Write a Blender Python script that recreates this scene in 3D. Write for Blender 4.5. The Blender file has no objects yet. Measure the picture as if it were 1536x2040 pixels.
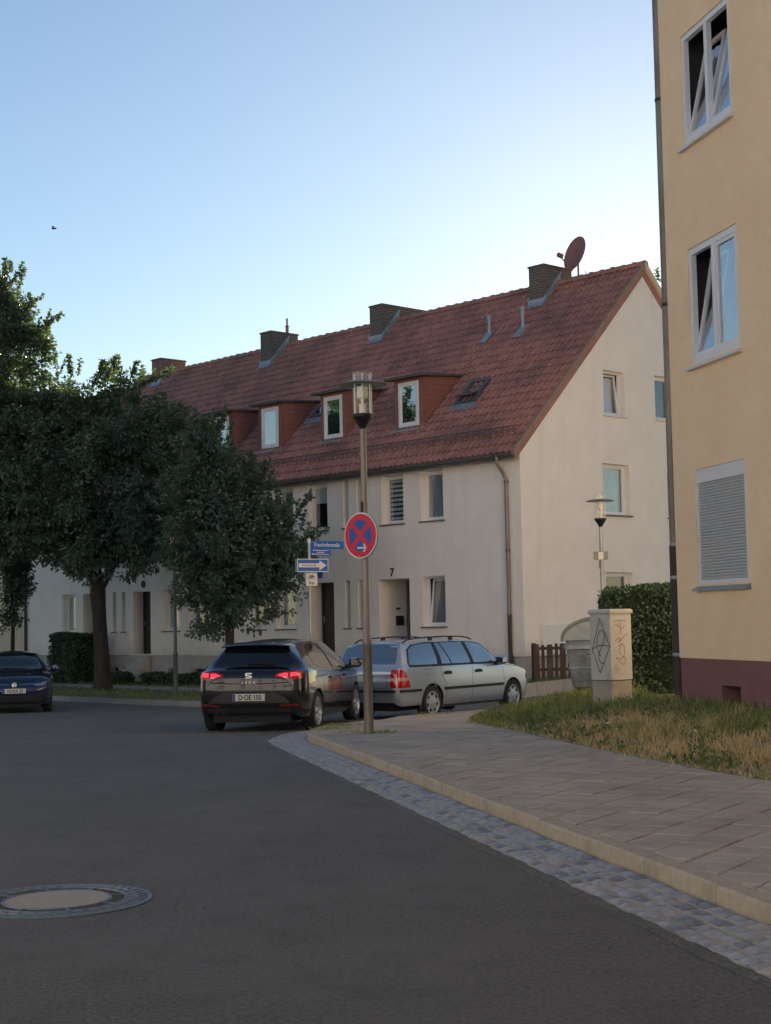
import bpy, bmesh, math, random
import numpy as np
from mathutils import Vector, Matrix, geometry
from mathutils.bvhtree import BVHTree

random.seed(7)
R = math.radians
S = bpy.context.scene
COL = S.collection

# ------------------------------------------------------------------ camera
PITCH, ROLL, FOC, EYE = 0.07103, -0.02055, 3067.5, 1.6
cam_d = bpy.data.cameras.new('camera')
cam = bpy.data.objects.new('camera', cam_d)
COL.objects.link(cam)
cp, sp, cr, sr = math.cos(PITCH), math.sin(PITCH), math.cos(ROLL), math.sin(ROLL)
_r = Vector((1, 0, 0)); _u = Vector((0, -sp, cp)); _f = Vector((0, cp, sp))
CA = _r * cr + _u * sr
CB = _u * cr - _r * sr
mw = Matrix.Identity(4)
for i in range(3):
    mw[i][0], mw[i][1], mw[i][2] = CA[i], CB[i], -_f[i]
mw[0][3], mw[1][3], mw[2][3] = 0.0, 0.0, EYE
cam.matrix_world = mw
cam_d.sensor_fit = 'HORIZONTAL'
cam_d.sensor_width = 36.0
cam_d.lens = FOC / 1536 * 36
cam_d.clip_start = 0.1
cam_d.clip_end = 3000
S.camera = cam

# ------------------------------------------------------------------ sky, sun, exposure
SUN_AZ, SUN_EL = R(11.3), R(13.8)
world = bpy.data.worlds.new('World')
S.world = world
world.use_nodes = True
wn = world.node_tree
bg = wn.nodes['Background']
sky = wn.nodes.new('ShaderNodeTexSky')
sky.sky_type = 'NISHITA'
sky.sun_disc = False
sky.sun_elevation = SUN_EL
sky.sun_rotation = SUN_AZ
sky.altitude = 100
sky.air_density = 1.0
sky.dust_density = 0.14
sky.ozone_density = 1.8
wn.links.new(sky.outputs[0], bg.inputs[0])
bg.inputs[1].default_value = 0.06
sun_d = bpy.data.lights.new('sun', 'SUN')
sun_d.energy = 5.0
sun_d.angle = R(0.5)
sun_d.color = (1.0, 0.90, 0.77)
sun = bpy.data.objects.new('sun', sun_d)
COL.objects.link(sun)
sdir = Vector((math.sin(SUN_AZ) * math.cos(SUN_EL), math.cos(SUN_AZ) * math.cos(SUN_EL), math.sin(SUN_EL)))
sun.rotation_euler = (-sdir).to_track_quat('-Z', 'Y').to_euler()
sun.location = (20, 90, 40)
S.view_settings.view_transform = 'Standard'
S.view_settings.look = 'None'
S.view_settings.exposure = 1.27
S.view_settings.gamma = 1.0
S.view_settings.use_curve_mapping = False
S.cycles.max_bounces = 8
S.cycles.transparent_max_bounces = 24

# ------------------------------------------------------------------ materials
MATS = {}
def mat(name, c1, c2=None, nscale=4.0, rough=0.8, metal=0.0, bump=0.0, bscale=60.0, bdist=0.01, c3=None, c3scale=0.5,
        c3lo=0.5, c3hi=0.65, coat=0.0, ior=1.5, emit=None, estr=0.0, spec=0.5, detail=4.0, rvar=0.0, stretch=None, btype='NOISE'):
    m = bpy.data.materials.new(name)
    m.use_nodes = True
    nt = m.node_tree
    N, L = nt.nodes, nt.links
    b = N['Principled BSDF']
    b.inputs['Roughness'].default_value = rough
    b.inputs['Metallic'].default_value = metal
    b.inputs['IOR'].default_value = ior
    b.inputs['Specular IOR Level'].default_value = spec
    b.inputs['Coat Weight'].default_value = coat
    b.inputs['Coat Roughness'].default_value = 0.03
    b.inputs['Base Color'].default_value = (*c1, 1)
    geo = N.new('ShaderNodeNewGeometry')
    pos = geo.outputs['Position']
    if stretch:
        mp = N.new('ShaderNodeMapping'); mp.inputs['Scale'].default_value = stretch
        L.new(pos, mp.inputs[0]); pos = mp.outputs[0]
    col = None
    if c2 is not None:
        n = N.new('ShaderNodeTexNoise'); n.inputs['Scale'].default_value = nscale; n.inputs['Detail'].default_value = detail
        n.inputs['Roughness'].default_value = 0.65
        L.new(pos, n.inputs['Vector'])
        mr = N.new('ShaderNodeMapRange'); mr.inputs[1].default_value = 0.3; mr.inputs[2].default_value = 0.7
        L.new(n.outputs[0], mr.inputs[0])
        mx = N.new('ShaderNodeMix'); mx.data_type = 'RGBA'
        mx.inputs[6].default_value = (*c1, 1); mx.inputs[7].default_value = (*c2, 1)
        L.new(mr.outputs[0], mx.inputs[0])
        col = mx.outputs[2]
    if c3 is not None:
        n3 = N.new('ShaderNodeTexNoise'); n3.inputs['Scale'].default_value = c3scale; n3.inputs['Detail'].default_value = 6
        n3.inputs['Roughness'].default_value = 0.7
        L.new(pos, n3.inputs['Vector'])
        m3 = N.new('ShaderNodeMapRange'); m3.inputs[1].default_value = c3lo; m3.inputs[2].default_value = c3hi
        L.new(n3.outputs[0], m3.inputs[0])
        x3 = N.new('ShaderNodeMix'); x3.data_type = 'RGBA'
        if col: L.new(col, x3.inputs[6])
        else: x3.inputs[6].default_value = (*c1, 1)
        x3.inputs[7].default_value = (*c3, 1)
        L.new(m3.outputs[0], x3.inputs[0])
        col = x3.outputs[2]
    if col: L.new(col, b.inputs['Base Color'])
    if rvar:
        n4 = N.new('ShaderNodeTexNoise'); n4.inputs['Scale'].default_value = 1.3; n4.inputs['Detail'].default_value = 3
        L.new(pos, n4.inputs['Vector'])
        m4 = N.new('ShaderNodeMapRange'); m4.inputs[3].default_value = rough - rvar; m4.inputs[4].default_value = rough + rvar
        L.new(n4.outputs[0], m4.inputs[0]); L.new(m4.outputs[0], b.inputs['Roughness'])
    if bump:
        if btype == 'VORONOI':
            bn = N.new('ShaderNodeTexVoronoi'); bn.inputs['Scale'].default_value = bscale
        else:
            bn = N.new('ShaderNodeTexNoise'); bn.inputs['Scale'].default_value = bscale; bn.inputs['Detail'].default_value = 5
        L.new(pos, bn.inputs['Vector'])
        bp = N.new('ShaderNodeBump'); bp.inputs['Strength'].default_value = bump; bp.inputs['Distance'].default_value = bdist
        L.new(bn.outputs[0], bp.inputs['Height']); L.new(bp.outputs[0], b.inputs['Normal'])
    if emit:
        b.inputs['Emission Color'].default_value = (*emit, 1)
        b.inputs['Emission Strength'].default_value = estr
    MATS[name] = m
    return m

def leafmat(name, c1, c2, trans, tw=0.35, nscale=1.2, rough=0.38):
    m = mat(name, c1, c2, nscale=nscale, rough=rough, detail=3.0, spec=0.6)
    N, L = m.node_tree.nodes, m.node_tree.links
    b = N['Principled BSDF']; out = N['Material Output']
    t = N.new('ShaderNodeBsdfTranslucent'); t.inputs[0].default_value = (*trans, 1)
    mx = N.new('ShaderNodeMixShader'); mx.inputs[0].default_value = tw
    L.new(b.outputs[0], mx.inputs[1]); L.new(t.outputs[0], mx.inputs[2]); L.new(mx.outputs[0], out.inputs[0])
    return m

def glassmat(name, tint, rough=0.015, refl=1.0, base=0.06):
    m = bpy.data.materials.new(name); m.use_nodes = True
    N, L = m.node_tree.nodes, m.node_tree.links
    for n in list(N): N.remove(n)
    out = N.new('ShaderNodeOutputMaterial')
    tr = N.new('ShaderNodeBsdfTransparent'); tr.inputs[0].default_value = (*tint, 1)
    gl = N.new('ShaderNodeBsdfGlossy'); gl.inputs['Roughness'].default_value = rough; gl.inputs[0].default_value = (refl, refl, refl, 1)
    lw = N.new('ShaderNodeLayerWeight'); lw.inputs[0].default_value = 0.5
    fr = N.new('ShaderNodeMath'); fr.operation = 'POWER'; fr.inputs[1].default_value = 5.0; L.new(lw.outputs['Facing'], fr.inputs[0])
    ad = N.new('ShaderNodeMath'); ad.operation = 'ADD'; ad.inputs[1].default_value = base + .03; ad.use_clamp = True
    mx = N.new('ShaderNodeMixShader')
    nz = N.new('ShaderNodeTexNoise'); nz.inputs['Scale'].default_value = 1.6
    bp = N.new('ShaderNodeBump'); bp.inputs['Strength'].default_value = 0.06; bp.inputs['Distance'].default_value = 0.03
    L.new(nz.outputs[0], bp.inputs['Height']); L.new(bp.outputs[0], gl.inputs['Normal'])
    L.new(fr.outputs[0], ad.inputs[0]); L.new(ad.outputs[0], mx.inputs[0]); L.new(tr.outputs[0], mx.inputs[1]); L.new(gl.outputs[0], mx.inputs[2])
    L.new(mx.outputs[0], out.inputs[0])
    MATS[name] = m
    return m

mat('asphalt_edge', (.045, .042, .039), (.075, .07, .065), nscale=30, rough=.9, bump=.5, bscale=120, bdist=.008)
mat('soil', (.26, .19, .12), (.36, .27, .17), nscale=5, rough=.95, bump=.6, bscale=30, bdist=.02)
mat('far_ground', (.07, .08, .04), (.11, .10, .06), nscale=1.0, rough=.95)
mat('kerb_stone', (.40, .325, .235), (.52, .435, .33), nscale=14, rough=.85, bump=.35, bscale=90, bdist=.004, c3=(.30, .245, .16), c3scale=2.2, c3lo=.5, c3hi=.75)
mat('kerb_grey', (.30, .29, .27), (.38, .37, .34), nscale=10, rough=.85, bump=.3, bscale=80, bdist=.004)
mat('mortar', (.44, .385, .31), (.55, .49, .405), nscale=12, rough=.9, bump=.6, bscale=70, bdist=.006, c3=(.22, .195, .15), c3scale=1.8, c3lo=.5, c3hi=.7)
mat('cobble_a', (.24, .235, .235), (.42, .415, .415), nscale=14, rough=.5, bump=.45, bscale=45, bdist=.006, rvar=.1)
mat('cobble_b', (.14, .145, .155), (.26, .265, .28), nscale=14, rough=.5, bump=.45, bscale=45, bdist=.006, rvar=.1)
mat('cobble_c', (.36, .31, .27), (.46, .41, .37), nscale=9, rough=.55, bump=.45, bscale=45, bdist=.006)
mat('slab', (.40, .335, .265), (.50, .425, .345), nscale=8, rough=.83, bump=.4, bscale=110, bdist=.003, c3=(.31, .26, .205), c3scale=1.1, c3lo=.45, c3hi=.7)
mat('slab_b', (.44, .37, .295), (.53, .455, .37), nscale=8, rough=.83, bump=.4, bscale=110, bdist=.003, c3=(.34, .285, .23), c3scale=1.1, c3lo=.45, c3hi=.7)
mat('joint_sand', (.045, .042, .036), (.075, .068, .055), nscale=12, rough=.95)
mat('path', (.30, .28, .25), (.38, .36, .32), nscale=6, rough=.85)
mat('house_wall_warm', (.62, .52, .37), (.66, .56, .41), nscale=2.2, rough=.9, bump=.25, bscale=120, bdist=.004)
mat('plinth_grey', (.40, .385, .36), (.46, .44, .41), nscale=3, rough=.9, bump=.3, bscale=90, bdist=.004, c3=(.28, .27, .25), c3scale=.9, c3lo=.5, c3hi=.75)
mat('reveal_white', (.66, .65, .63), (.70, .69, .67), nscale=4, rough=.85)
mat('roof_tile', (.36, .165, .130), (.48, .23, .185), nscale=5.5, rough=.72, bump=.3, bscale=40, bdist=.006, c3=(.13, .092, .082), c3scale=.5, c3lo=.44, c3hi=.78, detail=5, rvar=.08)
mat('roof_tile_b', (.31, .145, .118), (.42, .20, .165), nscale=5.5, rough=.72, bump=.3, bscale=40, bdist=.006, c3=(.125, .089, .08), c3scale=.5, c3lo=.44, c3hi=.78, detail=5, rvar=.08)
mat('roof_tile_c', (.39, .18, .14), (.50, .24, .19), nscale=5.5, rough=.72, bump=.3, bscale=40, bdist=.006, c3=(.135, .095, .085), c3scale=.5, c3lo=.44, c3hi=.78, detail=5, rvar=.08)
mat('verge', (.24, .16, .125), (.31, .21, .165), nscale=6, rough=.8, bump=.2, bscale=40)
mat('soffit', (.62, .50, .36), (.66, .55, .40), nscale=6, rough=.8)
mat('dormer_tile', (.22, .09, .072), (.30, .125, .10), nscale=6, rough=.75, bump=.5, bscale=22, bdist=.02)
mat('dormer_roof', (.07, .064, .064), (.11, .10, .098), nscale=5, rough=.8)
mat('zinc', (.26, .31, .36), (.36, .41, .46), nscale=5, rough=.5, metal=.35)
mat('gutter', (.11, .12, .125), (.16, .165, .17), nscale=6, rough=.5, metal=.4)
mat('pipe_zinc', (.22, .20, .18), (.32, .295, .265), nscale=3, rough=.48, metal=.45, stretch=(1, 1, .25), c3=(.19, .16, .135), c3scale=1.6, c3lo=.48, c3hi=.62)
mat('pipe_dark', (.028, .022, .020), (.05, .04, .036), nscale=5, rough=.6)
mat('pvc_white', (.74, .75, .76), (.78, .78, .78), nscale=3, rough=.35)
mat('sill_dark', (.13, .115, .105), (.19, .17, .155), nscale=7, rough=.75)
mat('sill_white', (.66, .67, .68), rough=.45)
mat('room_dark', (.10, .10, .11), rough=.9)
mat('curtain', (.72, .73, .74), (.84, .85, .86), nscale=3, rough=.9, stretch=(6, 6, .3))
mat('curtain_dim', (.34, .36, .38), (.44, .46, .48), nscale=3, rough=.9, stretch=(6, 6, .3))
mat('curtain_blue', (.30, .47, .68), (.40, .57, .78), nscale=3, rough=.9, stretch=(6, 6, .3))
mat('curtain_teal', (.42, .55, .58), (.56, .68, .70), nscale=3, rough=.9, stretch=(6, 6, .3))
mat('door_dark', (.03, .028, .027), (.045, .04, .038), nscale=3, rough=.5)
mat('door_grey', (.09, .085, .085), (.12, .115, .11), nscale=3, rough=.5)
mat('black_box', (.012, .012, .013), rough=.4)
glassmat('pane', (.93, .95, .96), base=.11)
glassmat('pane_clear', (.90, .93, .94), base=.26)
mat('yellow_stucco', (.95, .70, .44), (.97, .76, .50), nscale=2.6, rough=.92, bump=.75, bscale=26, bdist=.018, c3=(.89, .65, .41), c3scale=.7, c3lo=.45, c3hi=.75, detail=8)
mat('maroon_plinth', (.22, .105, .10), (.26, .13, .12), nscale=6, rough=.85, bump=.6, bscale=70, bdist=.006)
mat('shutter', (.44, .45, .45), (.49, .50, .50), nscale=3, rough=.55)
mat('lamp_pole', (.24, .20, .16), (.31, .265, .215), nscale=3, rough=.42, metal=.55, stretch=(1, 1, .2))
mat('steel_grey', (.38, .39, .40), (.44, .45, .46), nscale=3, rough=.45, metal=.5)
mat('lamp_black', (.012, .012, .012), rough=.45)
mat('lamp_hat', (.30, .30, .27), (.36, .36, .32), nscale=4, rough=.5, metal=.2)
mat('lamp_cream', (.88, .82, .66), rough=.4)
glassmat('lamp_glass', (.95, .96, .96), base=.02)
mat('sign_red', (.80, .012, .05), (.74, .016, .05), nscale=6, rough=.4)
mat('sign_blue', (.008, .10, .42), (.010, .11, .46), nscale=6, rough=.4)
mat('sign_white', (.78, .77, .74), (.72, .71, .68), nscale=6, rough=.45)
mat('sign_grey', (.36, .37, .38), rough=.45, metal=.5)
mat('ink', (.012, .012, .014), rough=.6)
mat('cabinet', (.50, .49, .43), (.56, .55, .49), nscale=4, rough=.6, c3=(.30, .285, .23), c3scale=1.7, c3lo=.52, c3hi=.75)
mat('cabinet_base', (.36, .335, .27), (.42, .40, .33), nscale=6, rough=.8, c3=(.24, .22, .17), c3scale=3, c3lo=.5, c3hi=.7)
mat('graffiti_dark', (.03, .03, .035), rough=.5)
mat('graffiti_red', (.28, .085, .06), rough=.5)
mat('galvanised', (.38, .43, .42), (.52, .57, .56), nscale=3.5, rough=.5, metal=.4, c3=(.20, .215, .19), c3scale=1.8, c3lo=.45, c3hi=.68, bump=.15, bscale=9, bdist=.02)
mat('lid_grey', (.20, .21, .205), (.27, .28, .27), nscale=4, rough=.55, metal=.2)
mat('old_wood', (.045, .028, .022), (.085, .055, .043), nscale=5, rough=.85, stretch=(6, 6, .6), c3=(.20, .14, .10), c3scale=1.5, c3lo=.55, c3hi=.75)
mat('bark', (.030, .024, .019), (.065, .052, .040), nscale=7, rough=.95, bump=.9, bscale=18, bdist=.03, stretch=(1, 1, .3))
leafmat('leaf', (.062, .102, .085), (.125, .178, .13), (.16, .22, .035), tw=.30)
leafmat('leaf_b', (.058, .098, .088), (.11, .165, .13), (.13, .20, .035), tw=.28)
leafmat('leaf_hedge', (.032, .068, .04), (.062, .115, .06), (.08, .14, .03), tw=.2)
leafmat('blade', (.19, .25, .06), (.38, .39, .12), (.15, .2, .05), tw=.25, nscale=2.2, rough=.6)
leafmat('blade_dry', (.86, .64, .34), (.68, .50, .26), (.3, .22, .09), tw=.2, nscale=3, rough=.7)
leafmat('blade_dark', (.09, .14, .045), (.15, .20, .062), (.1, .16, .04), tw=.25, nscale=2.2, rough=.6)
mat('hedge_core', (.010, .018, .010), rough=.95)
mat('paint_black', (.006, .006, .008), rough=.22, coat=1.0, spec=.5)
mat('paint_silver', (.50, .56, .65), (.53, .59, .68), nscale=200, rough=.28, metal=.65, coat=.8)
mat('paint_blue', (.010, .016, .055), rough=.2, coat=1.0)
mat('plastic_black', (.014, .014, .015), rough=.6)
mat('plastic_grey', (.055, .05, .047), rough=.65)
mat('tyre', (.016, .016, .017), (.03, .03, .03), nscale=8, rough=.85)
mat('alloy', (.55, .57, .60), rough=.3, metal=.8)
mat('hubcap', (.48, .50, .53), rough=.38, metal=.5)
mat('wheel_dark', (.012, .012, .013), rough=.7)
mat('car_glass', (.006, .009, .012), rough=.03, ior=1.6, spec=.6, coat=.3)
mat('car_glass_bright', (.03, .045, .055), rough=.03, ior=2.8, spec=.9)
mat('chrome', (.75, .76, .78), rough=.12, metal=1.0)
mat('lens_red', (.42, .008, .012), rough=.15, coat=.8)
mat('lamp_red', (.5, .01, .02), rough=.2, coat=.6, emit=(1.0, .035, .05), estr=.85)
mat('lens_dark_red', (.20, .008, .012), rough=.2, coat=.5)
mat('lens_pink', (.55, .28, .26), rough=.25, coat=.5)
mat('lens_clear', (.35, .40, .46), rough=.1, metal=.6, coat=.8)
mat('plate_white', (.74, .72, .64), rough=.5)
mat('plate_blue', (.02, .06, .32), rough=.5)
mat('dish', (.22, .10, .095), (.27, .125, .115), nscale=6, rough=.6)
mat('concrete', (.36, .31, .245), (.44, .385, .31), nscale=18, rough=.85, bump=.4, bscale=90, bdist=.004)
mat('cast_iron', (.15, .155, .165), (.21, .215, .225), nscale=20, rough=.45, metal=.6)
mat('block_wall', (.82, .79, .74), (.86, .83, .78), nscale=2, rough=.9)

def special(name, build):
    m = bpy.data.materials.new(name); m.use_nodes = True
    N, L = m.node_tree.nodes, m.node_tree.links
    b = N['Principled BSDF']
    geo = N.new('ShaderNodeNewGeometry')
    def nz(scale, detail=4, vec=None, rough=.6):
        n = N.new('ShaderNodeTexNoise'); n.inputs['Scale'].default_value = scale; n.inputs['Detail'].default_value = detail; n.inputs['Roughness'].default_value = rough
        L.new(vec or geo.outputs['Position'], n.inputs['Vector']); return n.outputs[0]
    def rng(x, a, b_, c=0.0, d=1.0):
        r = N.new('ShaderNodeMapRange'); L.new(x, r.inputs[0])
        for i, q in enumerate((a, b_, c, d)): r.inputs[1 + i].default_value = q
        return r.outputs[0]
    def mix(f, a, c):
        x = N.new('ShaderNodeMix'); x.data_type = 'RGBA'
        if isinstance(f, float): x.inputs[0].default_value = f
        else: L.new(f, x.inputs[0])
        for i, q in ((6, a), (7, c)):
            if isinstance(q, tuple): x.inputs[i].default_value = (*q, 1)
            else: L.new(q, x.inputs[i])
        return x.outputs[2]
    def scaled(s3):
        mp = N.new('ShaderNodeMapping'); mp.inputs['Scale'].default_value = s3; L.new(geo.outputs['Position'], mp.inputs[0]); return mp.outputs[0]
    def vor(scale, feature='F1', vec=None):
        v = N.new('ShaderNodeTexVoronoi'); v.inputs['Scale'].default_value = scale; v.feature = feature; L.new(vec or geo.outputs['Position'], v.inputs['Vector']); return v.outputs[0]
    def bump(h, s, d):
        bp = N.new('ShaderNodeBump'); bp.inputs['Strength'].default_value = s; bp.inputs['Distance'].default_value = d; L.new(h, bp.inputs['Height']); L.new(bp.outputs[0], b.inputs['Normal'])
    build(N, L, b, geo, nz, rng, mix, scaled, vor, bump)
    MATS[name] = m
def _asphalt(N, L, b, geo, nz, rng, mix, scaled, vor, bump):
    g = nz(34, 9, rough=.9)
    c = mix(rng(g, .38, .62), (.043, .039, .036), (.235, .215, .192))
    sp = vor(38)
    c = mix(rng(sp, .0, .17, .8, 0.0), c, (.34, .32, .285))
    c = mix(rng(nz(.5, 5), .42, .68, 0, .55), c, (.178, .164, .147))
    c = mix(rng(nz(2.3, 5), .5, .72, 0, .45), c, (.076, .068, .060))
    c = mix(rng(nz(.9, 6, scaled((1.0, .22, 1.0))), .52, .66, 0, .35), c, (.195, .18, .16))
    cr = vor(.23, 'DISTANCE_TO_EDGE')
    L.new(c, b.inputs['Base Color']); b.inputs['Roughness'].default_value = .88
    bump(g, .8, .01)
special('asphalt', _asphalt)
def _wall(N, L, b, geo, nz, rng, mix, scaled, vor, bump):
    c = mix(rng(nz(1.6, 5), .3, .7), (.80, .755, .70), (.85, .81, .765))
    st = nz(1.0, 6, scaled((2.6, 2.6, .18)))
    c = mix(rng(st, .52, .75, 0, .30), c, (.60, .565, .52))
    c = mix(rng(nz(.45, 4), .5, .7, 0, .30), c, (.72, .675, .62))
    sx = N.new('ShaderNodeSeparateXYZ'); L.new(geo.outputs['Position'], sx.inputs[0])
    ad = N.new('ShaderNodeMath'); L.new(sx.outputs[2], ad.inputs[0]); L.new(nz(2.5, 5), ad.inputs[1])
    c = mix(rng(ad.outputs[0], .95, 1.6, .5, 0.0), c, (.48, .44, .385))
    L.new(c, b.inputs['Base Color']); b.inputs['Roughness'].default_value = .9
    bump(nz(110, 5), .3, .005)
special('house_wall', _wall)

def brickmat(name, c1, c2, mortar):
    m = bpy.data.materials.new(name); m.use_nodes = True
    N, L = m.node_tree.nodes, m.node_tree.links
    b = N['Principled BSDF']; b.inputs['Roughness'].default_value = .88
    tc = N.new('ShaderNodeTexCoord'); sx = N.new('ShaderNodeSeparateXYZ'); cb = N.new('ShaderNodeCombineXYZ'); ad = N.new('ShaderNodeMath')
    L.new(tc.outputs['Object'], sx.inputs[0]); L.new(sx.outputs[0], ad.inputs[0]); L.new(sx.outputs[1], ad.inputs[1])
    L.new(ad.outputs[0], cb.inputs[0]); L.new(sx.outputs[2], cb.inputs[1])
    br = N.new('ShaderNodeTexBrick'); br.inputs['Scale'].default_value = 1.0
    br.inputs['Brick Width'].default_value = .25; br.inputs['Row Height'].default_value = .083; br.inputs['Mortar Size'].default_value = .011
    br.inputs['Color1'].default_value = (*c1, 1); br.inputs['Color2'].default_value = (*c2, 1); br.inputs['Mortar'].default_value = (*mortar, 1)
    L.new(cb.outputs[0], br.inputs['Vector']); L.new(br.outputs[0], b.inputs['Base Color'])
    bp = N.new('ShaderNodeBump'); bp.inputs['Strength'].default_value = .6; bp.inputs['Distance'].default_value = .01; bp.invert = True
    L.new(br.outputs['Fac'], bp.inputs['Height']); L.new(bp.outputs[0], b.inputs['Normal'])
    MATS[name] = m
brickmat('brick_dark', (.085, .070, .062), (.115, .09, .078), (.20, .19, .175))
brickmat('brick_red', (.20, .095, .065), (.24, .12, .085), (.26, .19, .155))

# ------------------------------------------------------------------ mesh helpers
def smoothstep(a, b, x):
    t = min(1.0, max(0.0, (x - a) / (b - a)))
    return t * t * (3 - 2 * t)

class MB:
    def __init__(s): s.v = []; s.f = []
    def add(s, vs, fs):
        o = len(s.v); s.v.extend([tuple(p) for p in vs]); s.f.extend([tuple(i + o for i in f) for f in fs]); return s
    def box(s, x0, x1, y0, y1, z0, z1, T=None):
        ps = [(x0, y0, z0), (x1, y0, z0), (x1, y1, z0), (x0, y1, z0), (x0, y0, z1), (x1, y0, z1), (x1, y1, z1), (x0, y1, z1)]
        if T: ps = [T(*p) for p in ps]
        return s.add(ps, [(3, 2, 1, 0), (4, 5, 6, 7), (0, 1, 5, 4), (1, 2, 6, 5), (2, 3, 7, 6), (3, 0, 4, 7)])
    def cbox(s, x0, x1, y0, y1, z0, z1, c=.01, T=None):
        """box with chamfered top edges"""
        lo = [(x0, y0, z0), (x1, y0, z0), (x1, y1, z0), (x0, y1, z0)]
        mi = [(x0, y0, z1 - c), (x1, y0, z1 - c), (x1, y1, z1 - c), (x0, y1, z1 - c)]
        hi = [(x0 + c, y0 + c, z1), (x1 - c, y0 + c, z1), (x1 - c, y1 - c, z1), (x0 + c, y1 - c, z1)]
        ps = lo + mi + hi
        if T: ps = [T(*p) for p in ps]
        fs = [(3, 2, 1, 0), (8, 9, 10, 11)]
        for k in range(4):
            n = (k + 1) % 4
            fs += [(k, n, 4 + n, 4 + k), (4 + k, 4 + n, 8 + n, 8 + k)]
        return s.add(ps, fs)
    def tube(s, pts, r, n=8, cap=True):
        pts = [Vector(p) for p in pts]
        rs = r if isinstance(r, (list, tuple)) else [r] * len(pts)
        vs, fs = [], []
        up = None
        for i, p in enumerate(pts):
            d = (pts[min(i + 1, len(pts) - 1)] - pts[max(i - 1, 0)])
            if d.length < 1e-9: d = Vector((0, 0, 1))
            d.normalize()
            if up is None:
                up = Vector((0, 0, 1)) if abs(d.z) < .9 else Vector((1, 0, 0))
            a = d.cross(up); a.normalize(); b = a.cross(d); b.normalize(); up = b
            for k in range(n):
                t = 2 * math.pi * k / n
                vs.append(p + (a * math.cos(t) + b * math.sin(t)) * rs[i])
        for i in range(len(pts) - 1):
            for k in range(n):
                k2 = (k + 1) % n
                fs.append((i * n + k, i * n + k2, (i + 1) * n + k2, (i + 1) * n + k))
        if cap:
            fs.append(tuple(range(n))); fs.append(tuple((len(pts) - 1) * n + k for k in reversed(range(n))))
        return s.add(vs, [tuple(reversed(f)) for f in fs])
    def lathe(s, prof, n=24, T=None, cap=True):
        vs, fs = [], []
        for (r, z) in prof:
            for k in range(n):
                t = 2 * math.pi * k / n
                p = (r * math.cos(t), r * math.sin(t), z)
                vs.append(T(*p) if T else p)
        for i in range(len(prof) - 1):
            for k in range(n):
                k2 = (k + 1) % n
                fs.append((i * n + k, i * n + k2, (i + 1) * n + k2, (i + 1) * n + k))
        if cap:
            fs.append(tuple(reversed(range(n)))); fs.append(tuple((len(prof) - 1) * n + k for k in range(n)))
        return s.add(vs, fs)
    def prism(s, poly, h0, h1, T=None):
        """poly (a,b) extruded along third axis from h0 to h1"""
        n = len(poly)
        ps = [(a, b, h0) for a, b in poly] + [(a, b, h1) for a, b in poly]
        if T: ps = [T(*p) for p in ps]
        fs = [tuple(reversed(range(n))), tuple(range(n, 2 * n))]
        for k in range(n):
            k2 = (k + 1) % n
            fs.append((k, k2, n + k2, n + k))
        return s.add(ps, fs)
    def quad(s, a, b, c, d): return s.add([a, b, c, d], [(0, 1, 2, 3)])
    def mesh(s, name, smooth=False, ang=40):
        me = bpy.data.meshes.new(name)
        me.from_pydata(s.v, [], s.f)
        if smooth:
            me.shade_smooth(); me.set_sharp_from_angle(angle=R(ang))
        me.update()
        return me
    def build(s, name, m, parent=None, smooth=False, ang=40, fix=False):
        me = s.mesh(name, smooth, ang)
        if fix:
            bm = bmesh.new(); bm.from_mesh(me); bmesh.ops.recalc_face_normals(bm, faces=bm.faces); bm.to_mesh(me); bm.free()
        return link(name, me, m, parent)

def link(name, me, m=None, parent=None):
    o = bpy.data.objects.new(name, me)
    COL.objects.link(o)
    if m is not None and me is not None and not me.materials:
        me.materials.append(MATS[m])
    if parent is not None: o.parent = parent
    return o

def empty(name, loc=(0, 0, 0), rz=0.0, label=None, cat=None, group=None):
    o = bpy.data.objects.new(name, None)
    o.empty_display_size = .2
    COL.objects.link(o)
    o.location = loc; o.rotation_euler = (0, 0, rz)
    if label: tag(o, label, cat, group)
    return o

def tag(o, label, cat, group=None):
    o['label'] = label; o['category'] = cat
    if group: o['group'] = group
    return o

def struct(o, kind='structure', label=None):
    o['kind'] = kind
    if label: o['label'] = label
    return o

def text_mesh(txt, size, ext=.002, bold=0.0, spacing=1.0):
    c = bpy.data.curves.new('lettering', 'FONT')
    c.body = txt; c.size = size; c.extrude = ext; c.align_x = 'CENTER'; c.align_y = 'CENTER'; c.offset = bold; c.space_character = spacing
    c.resolution_u = 3
    o = bpy.data.objects.new('lettering', c)
    COL.objects.link(o)
    dg = bpy.context.evaluated_depsgraph_get()
    me = bpy.data.meshes.new_from_object(o.evaluated_get(dg))
    bpy.data.objects.remove(o); bpy.data.curves.remove(c)
    return me

def text_obj(name, txt, size, T, m, parent, ext=.002, bold=0.0, spacing=1.0, sx=1.0):
    """T maps (right, up, out) to the parent's space"""
    me = text_mesh(txt, size, ext, bold, spacing)
    for v in me.vertices: v.co = Vector(T(v.co.x * sx, v.co.y, v.co.z))
    me.materials.clear()
    me.update()
    return link(name, me, m, parent)

def frame_map(P, right, out, up=(0, 0, 1)):
    P, right, out, up = Vector(P), Vector(right), Vector(out), Vector(up)
    return lambda a, b, c: P + right * a + up * b + out * c     # (right, up, out)

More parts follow.
